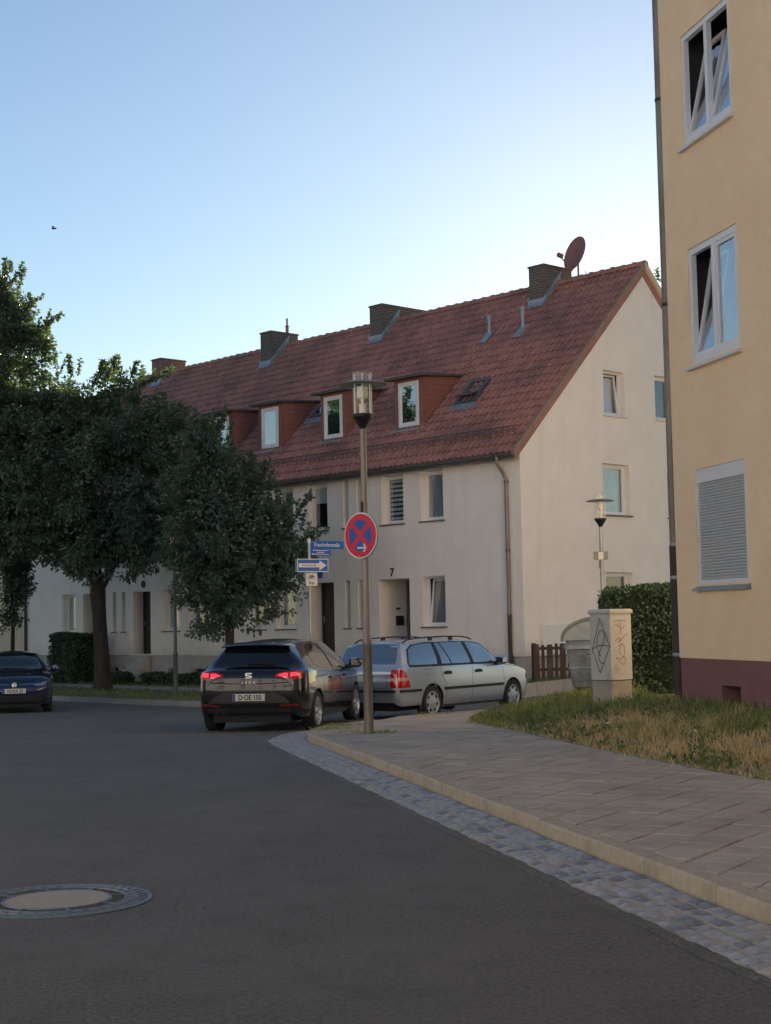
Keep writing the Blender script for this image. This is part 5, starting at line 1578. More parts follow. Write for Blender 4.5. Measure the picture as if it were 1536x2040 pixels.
# ================================================================== street furniture
def lamp(x, y, z0, sc, label, pole='lamp_pole', rz=0.0):
    r = empty('street_lamp', (x, y, z0), rz, label=label, cat='street lamp', group=None)
    k = sc
    MB().lathe([(.085, -.1), (.085, .012), (.064, .02), (.062, 1.16 * k), (.066, 1.17 * k), (.066, 1.22 * k), (.050, 1.25 * k), (.047, 2.4 * k), (.042, 4.13 * k)], 16).build('pole', pole, r, smooth=True)
    b = 4.08 * k
    MB().lathe([(.04, b), (.045, b + .03), (.085, b + .10), (.135, b + .165), (.142, b + .18), (.142, b + .215), (.02, b + .215)], 20).build('lamp_base', 'lamp_black', r, smooth=True)
    g = b + .216
    gl = MB().lathe([(.132, g), (.132, g + .55)], 24, cap=False).build('lamp_glass', 'lamp_glass', r, smooth=True, fix=True)
    MB().lathe([(.133, g + .40), (.20, g + .425), (.34, g + .40), (.345, g + .405), (.20, g + .445), (.133, g + .435)], 32, cap=False).build('lamp_hat', 'lamp_hat', r, smooth=True, fix=True)
    MB().lathe([(.136, g + .545), (.14, g + .565), (.02, g + .58)], 20).build('lamp_lid', 'lamp_glass', r, smooth=True)
    MB().lathe([(.045, g), (.045, g + .12), (.052, g + .125), (.052, g + .135), (.02, g + .14), (.018, g + .17), (.03, g + .20), (.075, g + .22), (.075, g + .37), (.02, g + .38)], 14).build('lamp_insert', 'lamp_cream', r, smooth=True)
    for a in range(3):
        t = a * 2 * math.pi / 3 + .55
        MB().tube([(.120 * math.cos(t), .120 * math.sin(t), g - .0), (.120 * math.cos(t), .120 * math.sin(t), g + .545)], .013, 6).build('lamp_rod', 'lamp_cream', r)
    return r
L1 = lamp(-.283, 20.80, .125, 1.0, 'street lamp carrying the round no-stopping sign on the near pavement')
L2 = lamp(5.03, 36.0, -.1, .93, 'shorter street lamp with small plate in front of the gable', 'steel_grey')
p = HP(9.19, -4.5); L3 = lamp(p.x, p.y, zp(p.x, p.y), .93, 'dark street lamp half hidden between the two trees in front of the facade', 'gutter')
# plate and holder on the shorter lamp
T = frame_map((-.03, -.075, 3.13), (1, .12, 0), (.12, -1, 0))
pl_ = MB().box(-.17, .17, -.1, .1, 0, .015, T).build('info_plate', 'lid_grey', L2)
MB().box(-.06, .06, -.085, .085, .016, .022, T).build('sticker', 'sign_white', pl_)
MB().box(-.05, .0, -.30, -.11, 0, .03, T).build('bracket', 'gutter', L2)

# no-stopping sign (round, red and blue)
rt = Vector((.722, -.692, 0)); nv = Vector((-.692, -.722, 0))
sg0 = empty('no_stopping_sign', (-.283, 20.80, 2.0), 0, label='round red and blue no-stopping sign with white arrow on the lamp pole', cat='traffic sign')
ctr = Vector((0, 0, .765)) + nv * .085
TS = lambda a, b, c: ctr + rt * a + Vector((0, 0, 1)) * b + nv * c
def disc(r0, z0, z1, n=48): return [(r0, z0), (r0, z1)]
def disc_obj(name, m, r, c0, c1, par): return MB().lathe([(r, c0), (r, c1)], 48, TS).build(name, m, par, fix=True)
disc_obj('back_plate', 'sign_grey', .315, -.022, -.001, sg0)
disc_obj('white_rim', 'sign_white', .313, 0, .003, sg0)
disc_obj('red_field', 'sign_red', .292, .003, .0055, sg0)
for q in range(4):
    a0 = math.pi / 2 * q
    pts = []
    rr0, hwid = .212, .036
    n = 12
    for k in range(n + 1):
        t = -math.pi / 4 + math.pi / 2 * k / n
        pts.append((rr0 * math.cos(t), rr0 * math.sin(t)))
    # keep the part clear of the diagonal bars
    poly = []
    lim = math.pi / 4 - math.asin(hwid / rr0)
    for k in range(n + 1):
        t = -lim + 2 * lim * k / n; poly.append((rr0 * math.cos(t), rr0 * math.sin(t)))
    poly.append((hwid * math.sqrt(2), 0))
    ca_, sa2 = math.cos(a0), math.sin(a0)
    poly = [(x * ca_ - y * sa2, x * sa2 + y * ca_) for x, y in poly]
    MB().prism(poly, .0055, .0075, TS).build('blue_field', 'sign_blue', sg0, fix=True)
ar = [(-.075, -.012), (.055, -.012), (.030, -.052), (.055, -.060), (.098, 0), (.055, .060), (.030, .052), (.055, .014), (-.075, .014)]
MB().prism([(x + .018, y - .168) for x, y in ar], .008, .010, TS).build('arrow', 'sign_white', sg0, fix=True)
for b in (.16, -.16):
    MB().lathe([(.054, b - .02), (.058, b - .02), (.058, b + .02), (.054, b + .02)], 16, lambda x, y, z: Vector((x, y, .765 + z)), cap=False).build('clamp', 'steel_grey', sg0, fix=True)
    MB().box(-.03, .03, b - .015, b + .015, -.06, -.022, TS).build('bracket', 'steel_grey', sg0)
MB().box(-.02, .02, .30, .46, -.05, -.03, TS).build('strap', 'lamp_black', sg0)

# sign post at the far corner
spx, spy = -1.83, 36.5
spz = zp(spx, spy)
po = empty('sign_post', (spx, spy, spz), 0, label='thin grey post carrying street name and one-way signs', cat='sign post')
MB().tube([(0, 0, -.1), (0, 0, 3.57 - spz)], .032, 10).build('post', 'steel_grey', po, smooth=True)
MB().lathe([(.04, 3.50 - spz), (.045, 3.59 - spz), (.01, 3.61 - spz)], 10).build('post_cap', 'sign_white', po)
ns = empty('street_name_sign', (spx, spy, 3.46), 0, label='blue street name sign projecting right from the top of the post', cat='street sign')
T = frame_map((GA.x * .03, GA.y * .03, 0), GA, (.68, -.733, 0))
MB().box(.0, 1.05, -.095, .095, -.012, .012, T).build('name_plate', 'sign_blue', ns)
text_obj('name_lettering', 'Fraunhoferstraße', .135, lambda a, b, c: T(a + .525, b, c + .014), 'sign_white', ns, ext=.001, bold=.001, sx=.86)
MB().box(.0, .64, -.26, -.10, -.010, .010, T).build('info_plate', 'sign_blue', ns)
mb = MB()
rnd = random.Random(5)
for row, (x0, x1) in enumerate(((.08, .58), (.2, .45), (.04, .58))):
    x = x0
    while x < x1:
        w = rnd.uniform(.03, .09); mb.box(x, min(x + w, x1), -.142 - row * .045, -.122 - row * .045, .0105, .0125, T); x += w + .02
mb.build('small_print', 'sign_white', ns)
ow = empty('one_way_sign', (spx, spy, 2.96), 0, label='blue one-way box sign with white arrow pointing right', cat='traffic sign')
d1 = Vector((.86, .51, 0)).normalized(); o1 = Vector((.51, -.86, 0)).normalized()
T = frame_map(o1 * .04, d1, o1)
MB().box(-.40, .43, -.155, .155, 0, .11, T).build('sign_box', 'sign_grey', ow)
mb = MB(); rect_ring(mb, -.40, .43, -.155, .155, .018, .111, .115, T); mb.build('white_rim', 'sign_white', ow)
MB().box(-.381, .411, -.136, .136, .111, .1135, T).build('blue_field', 'sign_blue', ow)
MB().prism([(-.36, -.048), (.185, -.048), (.185, -.115), (.385, 0), (.185, .115), (.185, .048), (-.36, .048)], .1137, .1165, T).build('arrow', 'sign_white', ow, fix=True)
text_obj('arrow_lettering', 'Einbahnstraße', .072, lambda a, b, c: T(a - .09, b, c + .118), 'ink', ow, ext=.0008, sx=.95)
bs = empty('supplementary_sign', (spx, spy, 2.63), 0, label='small white cycle plate below the one-way sign', cat='traffic sign')
T = frame_map(o1 * .06, d1, o1)
MB().box(-.135, .165, -.15, .15, 0, .014, T).build('plate', 'sign_white', bs)
mb = MB()
for cx_ in (-.045, .075):
    mb.lathe([(.036, .0145), (.045, .0145), (.045, .017), (.036, .017)], 18, lambda x, y, z, cx_=cx_: T(cx_ + x, .035 + y, z), cap=False)
for a, b in (((-.045, .035), (-.01, .085)), ((-.01, .085), (.05, .085)), ((.05, .085), (.02, .035)), ((.02, .035), (-.045, .035)), ((.02, .035), (-.01, .085)), ((.045, .10), (.075, .035)), ((-.03, .098), (.0, .098)), ((.03, .105), (.055, .10))):
    mb.tube([T(*a, .016), T(*b, .016)], .006, 4)
mb.build('cycle_symbol', 'ink', bs, fix=True)
text_obj('lettering', 'frei', .10, lambda a, b, c: T(a + .015, b - .085, c + .016), 'ink', bs, ext=.001, bold=.002)

# ------------------------------------------------------------------ utility cabinet
cz = .33
cb = empty('utility_cabinet', (3.26, 22.62, cz), R(37), label='beige street cabinet with black diamond graffiti beside the hedge', cat='cabinet')
MB().box(-.205, .205, -.195, .195, -.25, .345).build('base', 'cabinet_base', cb)
MB().box(-.215, .215, -.205, .205, .36, 1.325).build('body', 'cabinet', cb)
MB().box(-.20, .20, -.19, .19, .345, .36).build('gap', 'room_dark', cb)
MB().cbox(-.235, .235, -.225, .225, 1.328, 1.385, .02).build('cover', 'cabinet', cb)
MB().box(-.235, .235, -.225, .225, 1.320, 1.328).build('cover_shadow_gap', 'cabinet_base', cb)
# left face seen by viewer is -x, right face is -y
TL = frame_map((-.2155, 0, 0), (0, -1, 0), (-1, 0, 0))
TR = frame_map((0, -.2055, 0), (1, 0, 0), (0, -1, 0))
def scrawl(T, strokes, r, m, nm):
    mb = MB()
    for st in strokes:
        pl2 = arr(st, step=.02) if len(st) > 2 else np.array(st)
        for a, b in zip(pl2[:-1], pl2[1:]):
            d = np.array(b) - np.array(a); l = np.linalg.norm(d) + 1e-9; nn = np.array([-d[1], d[0]]) / l * r; e = d / l * r * .5
            q = [a - e + nn, b + e + nn, b + e - nn, a - e - nn]
            mb.add([T(q[0][0], q[0][1], .0015), T(q[1][0], q[1][1], .0015), T(q[2][0], q[2][1], .0015), T(q[3][0], q[3][1], .0015)], [(3, 2, 1, 0)])
    o = mb.build(nm, m, cb); o['kind'] = 'stuff'; return o
scrawl(TL, [[(.0, 1.25), (-.17, .80)], [(-.17, .80), (-.02, .46)], [(-.02, .46), (.19, .84)], [(.19, .84), (.0, 1.25)], [(-.17, .80), (-.05, .85), (.08, .86), (.19, .84)],
            [(.0, .70), (-.07, .84), (-.05, 1.0), (.02, 1.08), (.08, 1.02), (.06, .90), (.0, .80), (-.04, .68), (.02, .60), (.08, .62)]], .0065, 'graffiti_dark', 'graffiti')
scrawl(TR, [[(-.14, 1.20), (-.02, 1.22), (.10, 1.21)], [(-.12, 1.16), (-.05, 1.14), (.0, 1.08), (-.02, 1.02)], [(-.02, 1.20), (.02, 1.10), (.08, 1.14)],
            [(-.13, .92), (-.05, .96), (.0, .93), (-.06, .90), (.04, .97), (.12, 1.02)], [(-.06, .84), (.02, .88), (.07, .80), (.04, .70), (-.02, .66), (-.10, .68), (-.04, .62), (.04, .58), (.09, .64), (.03, .70)], [(.0, .86), (-.05, .78), (.0, .72)]], .005, 'graffiti_red', 'graffiti')

# ------------------------------------------------------------------ waste container
dx, dy = 3.93, 28.75
dm = empty('waste_container', (dx, dy, lawn_z(dx, dy) + .10), R(-9), label='dented galvanised waste container with round lid behind the cabinet', cat='dumpster')
def ring_poly(hw, hd, z, r_=.10, n=4):
    out = []
    for (sx, sy, a0) in ((1, 1, 0), (-1, 1, 90), (-1, -1, 180), (1, -1, 270)):
        for k in range(n + 1):
            t = R(a0 + 90 * k / n); out.append((sx * (hw - r_) + r_ * math.cos(t), sy * (hd - r_) + r_ * math.sin(t), z))
    return out
prf = [(.46, .50, .16), (.50, .54, .20), (.545, .58, .52), (.565, .595, .53), (.565, .595, .56), (.55, .585, .57), (.59, .62, .88), (.63, .655, .89), (.63, .655, .96), (.60, .635, .97), (.61, .64, 1.04)]
vs, fs = [], []
for a in prf: vs += ring_poly(*a)
m_ = 20
for i in range(len(prf) - 1):
    for k in range(m_): fs.append((i * m_ + k, i * m_ + (k + 1) % m_, (i + 1) * m_ + (k + 1) % m_, (i + 1) * m_ + k))
fs.append(tuple(reversed(range(m_)))); fs.append(tuple(range((len(prf) - 1) * m_, len(prf) * m_)))
body = MB().add(vs, fs).build('body', 'galvanised', dm, smooth=True, ang=30)
lid = MB()
n = 18
P0 = [(-.66 * math.cos(math.pi * k / n), 1.05 + .40 * math.sin(math.pi * k / n) ** .9) for k in range(n + 1)]
lid.prism(P0, -.69, .69, lambda x, z, y: Vector((x, y, z)))
lid.build('lid', 'galvanised', dm, smooth=True, ang=35, fix=True)
Pi = [(-.69 * math.cos(math.pi * k / n), 1.04 + .44 * math.sin(math.pi * k / n) ** .9) for k in range(n + 1)]
for y0, y1 in ((-.725, -.60), (.60, .725)):
    vs = []
    for (x, z), (xi, zi) in zip(Pi, P0): vs += [(x, y0, z), (x, y1, z), (xi * .97, y0, zi - .02), (xi * .97, y1, zi - .02)]
    fs = []
    for k in range(n):
        a = 4 * k; b = a + 4
        fs += [(a, a + 1, b + 1, b), (a + 2, b + 2, b + 3, a + 3), (a, b, b + 2, a + 2), (a + 1, a + 3, b + 3, b + 1)]
    MB().add(vs, fs).build('lid_rim', 'lid_grey', dm, smooth=True, ang=40, fix=True)
MB().tube([(-.22, -.66, .80), (-.22, -.72, .80), (.22, -.72, .80), (.22, -.66, .80)], .016, 6).build('handle', 'lid_grey', dm)
mb = MB()
vs = [(.11 * math.cos(2 * math.pi * k / 16), -.66 - .02, .67 + .09 * math.sin(2 * math.pi * k / 16)) for k in range(17)]
mb.tube(vs, .014, 6); mb.build('badge_ring', 'lid_grey', dm)
for sx in (-1, 1):
    for sy in (-1, 1):
        MB().lathe([(.02, -.03), (.08, -.03), (.09, -.015), (.09, .015), (.08, .03), (.02, .03)], 14, lambda x, y, z, sx=sx, sy=sy: Vector((sx * .38 + x, sy * .42 + z, .085 + y))).build('castor', 'tyre', dm, smooth=True)
for sx in (-1, 1):
    MB().tube([(sx * .60, -.1, .93), (sx * .70, -.1, .93)], .03, 8).build('trunnion', 'lid_grey', dm)

# ------------------------------------------------------------------ wooden picket fence by the gable
fx, fy = 3.62, 38.55
fz = zp(fx, fy)
fe = empty('picket_fence', (fx, fy, fz), math.atan2(.30, .954), label='short dark weathered picket fence by the corner of the pale house', cat='fence')
rnd = random.Random(9)
x = 0.0; k = 0
while x < 3.2:
    w = .155 if k % 2 == 0 else .075
    h = .93 + rnd.uniform(-.02, .02) - (.0 if k % 2 == 0 else .01)
    MB().add([(x, 0, .04), (x + w, 0, .04), (x + w, .025, .04), (x, .025, .04), (x, 0, h - .03), (x + w, 0, h - .03), (x + w, .025, h - .03), (x, .025, h - .03), (x + w * .2, .0, h), (x + w * .8, 0, h), (x + w * .8, .025, h), (x + w * .2, .025, h)],
             [(0, 1, 5, 4), (1, 2, 6, 5), (2, 3, 7, 6), (3, 0, 4, 7), (4, 5, 9, 8), (5, 6, 10, 9), (6, 7, 11, 10), (7, 4, 8, 11), (8, 9, 10, 11), (3, 2, 1, 0)]).build('picket', 'old_wood', fe)
    x += w + rnd.uniform(.055, .075); k += 1
for z in (.25, .78): MB().box(-.02, 3.2, .027, .065, z, z + .07).build('rail', 'old_wood', fe)
for x in (.0, 1.5, 3.1): MB().box(x, x + .09, .066, .15, -.3, .95).build('post', 'old_wood', fe)

# ------------------------------------------------------------------ manhole cover
mh = empty('manhole_cover', (-1.98, 9.20, .0), R(10), label='round manhole cover with concrete centre and patterned iron ring in the road', cat='manhole cover')
MB().lathe([(.555, -.01), (.555, .0065), (.535, .0085), (.525, .0065), (.30, .0065)], 64, cap=False).build('frame', 'cast_iron', mh, smooth=True)
MB().lathe([(.305, .002), (.300, .0095), (.001, .0105)], 48, cap=False).build('concrete_infill', 'concrete', mh, smooth=True)
for r0, r1 in ((.300, .318), (.395, .412), (.46, .470)):
    MB().lathe([(r0, .006), (r0 + .003, .013), (r1 - .003, .013), (r1, .006)], 64, cap=False).build('ring', 'cast_iron', mh, smooth=True)
rib1 = MB().add([(.475, -.020, .0066), (.530, .006, .0066), (.530, .026, .0066), (.475, .0, .0066), (.475, -.020, .0115), (.530, .006, .0115), (.530, .026, .0115), (.475, .0, .0115)], [(4, 5, 6, 7), (0, 1, 5, 4), (1, 2, 6, 5), (2, 3, 7, 6), (3, 0, 4, 7)]).mesh('rib')
rib2 = MB().box(.415, .455, -.028, .028, .0066, .0112).mesh('rib')
for me_, n_ in ((rib1, 44), (rib2, 30)):
    me_.materials.append(MATS['cast_iron'])
    for k in range(n_):
        o = link('rib', me_, None, mh); o.rotation_euler = (0, 0, 2 * math.pi * k / n_)
for k in range(8):
    a = 2 * math.pi * k / 8 + .2
    c_, s_ = math.cos(a), math.sin(a)
    T = lambda x, y, z, c_=c_, s_=s_: Vector((x * c_ - y * s_, x * s_ + y * c_, z))
    MB().box(.318, .395, -.010, .010, .0066, .012, T).build('web', 'cast_iron', mh)
MB().lathe([(.322, .0064), (.322, .0072), (.393, .0072), (.393, .0064)], 48, cap=False).build('dirt_ring', 'joint_sand', mh)

# ================================================================== plants
_RV = [Vector(q).normalized() for q in np.random.default_rng(4).normal(size=(4093, 3))]
def rvec(rnd): return _RV[int(rnd.random() * 4093)].copy()
class Leaves:
    def __init__(s): s.v = []; s.f = []
    def leaf(s, p, d, n, L, W):
        sd = d.cross(n)
        if sd.length < 1e-4: return
        sd.normalize(); o = len(s.v); nn = sd.cross(d)
        m_ = p + d * (L * .45)
        s.v += [tuple(p), tuple(m_ + sd * W + nn * W * .35), tuple(p + d * L - nn * L * .12), tuple(m_ - sd * W + nn * W * .35)]
        s.f += [(o, o + 1, o + 2), (o, o + 2, o + 3)]
    def build(s, name, m, parent=None):
        me = bpy.data.meshes.new(name); me.from_pydata(s.v, [], s.f); me.update()
        return link(name, me, m, parent)
def sprig(lv, rnd, p, d, length, n, L=.12, W=.030):
    d = d.normalized()
    for k in range(n):
        t = k / n
        q = p + d * (length * t) + rvec(rnd) * .02
        ld = (d * .55 + rvec(rnd)).normalized()
        lv.leaf(q, ld, (rvec(rnd) + Vector((0, 0, 1.2))).normalized(), L * rnd.uniform(.7, 1.2), W * rnd.uniform(.8, 1.25))
def tree(name, label, loc, rz, trunk, limbs, lobes, seed, m='leaf', dens=1.0, L=.14, W=.043, spikes=40, group=None, big_spikes=(), cut=None):
    rnd = random.Random(seed)
    r = empty(name, loc, rz, label=label, cat='tree', group=group)
    tb = MB()
    for pts, rad in trunk: tb.tube(pts, rad, 12)
    for pts, rad in limbs: tb.tube(pts, rad, 7)
    lv = Leaves()
    for (c, rad, ncl) in lobes:
        c = Vector(c); rad = Vector(rad)
        nb = max(3, int(ncl / 9)); boughs = []
        for i in range(nb):
            u = rvec(rnd); rr = rnd.uniform(.40, 1.15)
            boughs.append((u, c + Vector((u.x * rad.x, u.y * rad.y, u.z * rad.z)) * rr, rnd.uniform(.28, .60)))
        for i in range(int(ncl)):
            u, bp_, br = boughs[i % nb]
            if rnd.random() < .22:
                u = rvec(rnd); p = c + Vector((u.x * rad.x, u.y * rad.y, u.z * rad.z)) * (rnd.random() ** .5)
            else: p = bp_ + rvec(rnd) * br * rnd.random() ** .6
            cr_ = rnd.uniform(.16, .36)
            nlf = int(rnd.uniform(24, 42) * dens)
            outd = Vector((u.x / rad.x, u.y / rad.y, u.z / rad.z)).normalized()
            # twig
            if rnd.random() < .35:
                q0 = c + (p - c) * .55; tb.tube([q0, p], [.016, .006], 3, cap=False)
            for k in range(nlf):
                v = rvec(rnd) * (cr_ * rnd.random() ** .5)
                v.z *= .7
                d = (outd * .6 + v.normalized() * .8 + Vector((0, 0, -.15)) + rvec(rnd) * .5).normalized()
                nrm = (Vector((0, 0, .8)) + outd * .7 + rvec(rnd) * .7).normalized()
                lv.leaf(p + v, d, nrm, L * rnd.uniform(.65, 1.25), W * rnd.uniform(.7, 1.3))
    for i in range(spikes):
        c, rad, ncl = rnd.choice(lobes)
        c = Vector(c); rad = Vector(rad)
        u = rvec(rnd); u.z = abs(u.z) * 1.1 + .1; u.normalize()
        p = c + Vector((u.x * rad.x, u.y * rad.y, u.z * rad.z)) * .93
        d = (u + Vector((0, 0, .9)) + rvec(rnd) * .4).normalized()
        ln = rnd.uniform(.35, .85)
        tb.tube([p, p + d * ln], [.010, .003], 3, cap=False)
        sprig(lv, rnd, p, d, ln, int(ln * 55), L, W)
    for p, d, ln, n in big_spikes:
        p = Vector(p); d = Vector(d).normalized()
        tb.tube([p, p + d * ln], [.02, .004], 4, cap=False)
        sprig(lv, rnd, p, d, ln, n, L * 1.1, W * 1.1)
        for q in range(7):
            t = .15 + .12 * q; e = (d + rvec(rnd) * .9).normalized()
            sprig(lv, rnd, p + d * (ln * t), e, ln * .3 * (1.1 - t * .6), int(n * .22), L, W)
    tb.build('trunk', 'bark', r, smooth=True)
    lv.build('crown', m, r)
    return r
def P3(u, v, Y):                              # rounded plan helper used while laying out crowns
    d = CA * (u - 768) - CB * (v - 1020) + _f * FOC
    return Vector((d.x * Y / d.y, Y, EYE + d.z * Y / d.y))

def local(base, pts): return [tuple(Vector(p) - base) for p in pts]
# big street tree on the left
bA = HP(13.12, -4.4); bA.z = zp(bA.x, bA.y) - .05
tA = [([(0, 0, -.1), (0, 0, .12), (-.01, 0, .6), (-.06, 0, 1.6), (-.10, 0, 2.4), (-.14, .02, 3.0), (-.16, .05, 3.5)], [.42, .31, .25, .22, .21, .24, .22])]
lA = [([(-.16, .05, 3.2), (-.5, .1, 3.9), (-1.0, .0, 4.9), (-1.3, -.1, 6.0)], [.17, .13, .09, .05]),
      ([(-.10, .03, 3.1), (.3, .0, 3.8), (.55, -.1, 4.6), (.9, -.2, 6.0), (1.0, 0, 7.2)], [.16, .13, .10, .07, .04]),
      ([(-.14, .05, 3.4), (-.2, .2, 4.6), (-.3, .1, 6.2), (-.2, 0, 8.2)], [.14, .11, .08, .04]),
      ([(.3, 0, 3.8), (1.1, .2, 4.4), (1.9, .3, 5.2)], [.09, .06, .03]), ([(-.5, .1, 3.9), (-1.4, .2, 4.5), (-2.0, .1, 5.2)], [.09, .06, .03])]
lobA = [((-.2, 0, 6.0), (2.25, 2.2, 2.1), 460), ((.5, 0, 8.0), (1.6, 1.7, 1.95), 300), ((-.9, 0, 8.1), (1.3, 1.5, 1.8), 200), ((1.55, 0, 6.4), (1.1, 1.3, 1.8), 190), ((-1.3, -.1, 5.3), (1.3, 1.3, 1.4), 190), ((1.0, -.2, 4.7), (1.5, 1.3, 1.0), 190), ((-.2, -.3, 4.4), (1.4, 1.2, .8), 150), ((2.0, .2, 7.7), (.6, .6, .8), 56), ((1.8, 0, 4.4), (.7, .7, .65), 56)]
tree('street_tree', 'large dense street tree with forked trunk left of the black car', bA, 0, tA, lA, lobA, 11, 'leaf', 1.0, spikes=75, group='trees on the verge',
     big_spikes=[((1.2, 0, 9.3), (.95, 0, .5), 1.15, 46), ((-.9, 0, 9.6), (-.1, 0, 1), .65, 34), ((.35, 0, 9.7), (.25, 0, 1), .5, 30), ((.0, 0, 9.6), (.1, 0, 1), .5, 26), ((.9, 0, 9.5), (.4, 0, 1), .55, 30)])
# smaller tree in front of the facade
bB = HP(6.8, -4.4); bB.z = zp(bB.x, bB.y) - .05
tB = [([(0, 0, -.1), (0, 0, .15), (.01, 0, 1.2), (.02, 0, 2.3), (.0, 0, 3.4), (.0, 0, 4.6)], [.26, .17, .125, .12, .10, .06])]
lB = [([(.02, 0, 2.1), (.5, 0, 3.0), (1.2, .1, 3.9), (1.9, .1, 4.5)], [.07, .05, .035, .015]), ([(.02, 0, 2.2), (-.5, .1, 3.0), (-1.1, .1, 3.9)], [.07, .05, .03]), ([(0, 0, 3.4), (.3, .1, 4.6), (.3, 0, 5.8)], [.06, .04, .02]), ([(0, 0, 3.4), (-.4, -.1, 4.6), (-.5, 0, 6.0)], [.06, .04, .02])]
lobB = [((-.2, 0, 4.2), (1.25, 1.3, 1.7), 230), ((-.3, 0, 5.8), (.85, 1.0, 1.4), 130), ((.7, -.1, 4.3), (.9, .9, 1.0), 100), ((-1.0, 0, 4.6), (.75, 1.0, 1.6), 110), ((.1, -.2, 3.0), (1.1, 1.0, 1.0), 120), ((-.2, -.2, 2.4), (.8, .7, .55), 50), ((1.5, .0, 4.0), (.75, .7, .75), 80), ((1.0, 0, 3.1), (.65, .6, .6), 40), ((-.55, 0, 6.8), (.4, .4, .6), 34), ((.85, 0, 5.4), (.45, .5, .6), 24)]
tree('street_tree', 'smaller street tree standing in front of the pale facade beside the sign post', bB, 0, tB, lB, lobB, 12, 'leaf_b', 1.0, spikes=110, group='trees on the verge',
     big_spikes=[((1.6, 0, 4.4), (.55, 0, .9), 1.35, 60), ((1.5, 0, 4.0), (1, 0, .35), .9, 44), ((1.3, 0, 4.9), (.1, 0, 1), .9, 40), ((1.5, 0, 3.6), (1, 0, .05), .75, 34), ((-.5, 0, 7.0), (-.05, 0, 1), .6, 36), ((.9, 0, 5.8), (.3, 0, 1), .6, 30)])
# tall tree reaching in from the left edge
bC = Vector((-12.45, 46.4, 0)); bC.z = zp(bC.x, bC.y) - .05
tC = [([(0, 0, -.1), (0, 0, .2), (.05, 0, 2.0), (.0, 0, 4.5), (.1, 0, 7), (.3, 0, 10)], [.40, .30, .25, .21, .15, .07])]
lC = [([(.05, 0, 4.5), (.9, 0, 6.0), (1.6, 0, 8.0)], [.12, .08, .04]), ([(0, 0, 5), (-1, 0, 6.5), (-1.6, 0, 8.5)], [.12, .08, .04]), ([(.1, 0, 7), (.9, 0, 9), (1.2, 0, 11.2)], [.09, .06, .03])]
lobC = [((2.3, 0, 7.4), (1.2, 1.2, 1.5), 150), ((2.0, 0, 8.7), (.9, 1.0, .9), 80), ((1.9, 0, 5.8), (1.2, 1.2, 1.3), 130), ((.5, 0, 9.8), (1.5, 1.4, 1.5), 230), ((.95, 0, 11.4), (.8, .8, 1.1), 120), ((-.8, 0, 9.0), (1.6, 1.5, 1.6), 200), ((1.6, 0, 10.5), (.65, .7, 1.0), 80), ((.6, 0, 7.6), (2.1, 1.6, 1.8), 340), ((.9, 0, 5.6), (1.9, 1.4, 1.6), 300), ((-.5, 0, 6.0), (1.5, 1.3, 1.6), 170), ((.9, 0, 12.3), (.4, .4, .5), 26)]
tree('street_tree', 'tall tree reaching in from the left edge above the others', bC, 0, tC, lC, lobC, 13, 'leaf', 1.0, spikes=60, group='trees on the verge',
     big_spikes=[((1.7, 0, 10.9), (1, 0, .62), 1.15, 50), ((.9, 0, 12.4), (.12, 0, 1), .85, 44), ((.2, 0, 12.1), (-.5, 0, 1), 1.3, 50), ((1.5, 0, 11.3), (.5, 0, 1), .75, 34)])
# slim young tree behind the blue car
bD = HP(18.54, -4.4); bD.z = zp(bD.x, bD.y) - .05
tD = [([(0, 0, -.1), (0, 0, 1.0), (.02, 0, 2.2), (.05, 0, 3.4)], [.085, .07, .06, .03])]
lobD = [((.05, 0, 4.2), (.62, .6, 1.2), 80), ((.0, 0, 3.0), (.42, .4, .6), 34), ((-.3, 0, 5.3), (.9, .8, 1.0), 70), ((.05, 0, 2.35), (.16, .16, .45), 12)]
tree('street_tree', 'slim young tree behind the dark blue car at the left edge', bD, 0, tD, [], lobD, 14, 'leaf_b', .9, spikes=24, group='trees on the verge')
# far tree peeking out behind the yellow building
bE = Vector((11.7, 62, -.3))
tE = [([(0, 0, -.1), (0, 0, 3), (.1, 0, 8), (0, 0, 13)], [.4, .32, .25, .1])]
lobE = [((0, 0, 12.6), (1.5, 2.0, 3.4), 180), ((-.4, 0, 10.0), (1.5, 2.2, 2.5), 150), ((.5, 0, 8), (2.2, 2.2, 2), 120)]
tree('garden_tree', 'tree rising behind the gable, only its edge showing beside the yellow building', bE, 0, tE, [], lobE, 15, 'leaf', .9, L=.2, W=.06, spikes=40)

# two broad trees across the street, outside the picture on the left; they shade the far facade and show in the panes
for k, (x_, y_, h_) in enumerate(((-21, 45, 11.5), (-28, 59, 12))):
    b_ = Vector((x_, y_, zr(x_, y_) - .05))
    tree('street_tree', ('broad tree across the street out of view, opposite the far facade', 'broad tree down the street out of view beyond the left edge')[k], b_, 0,
         [([(0, 0, -.1), (0, 0, 2), (.1, 0, 4.5), (0, 0, h_ - 2)], [.45, .33, .28, .08])], [], [((0, 0, h_ * .62), (4.6, 4.6, h_ * .36), 420), ((1, .5, h_ * .8), (2.6, 2.6, h_ * .2), 120)], 50 + k, 'leaf', .9, L=.26, W=.08, spikes=20)

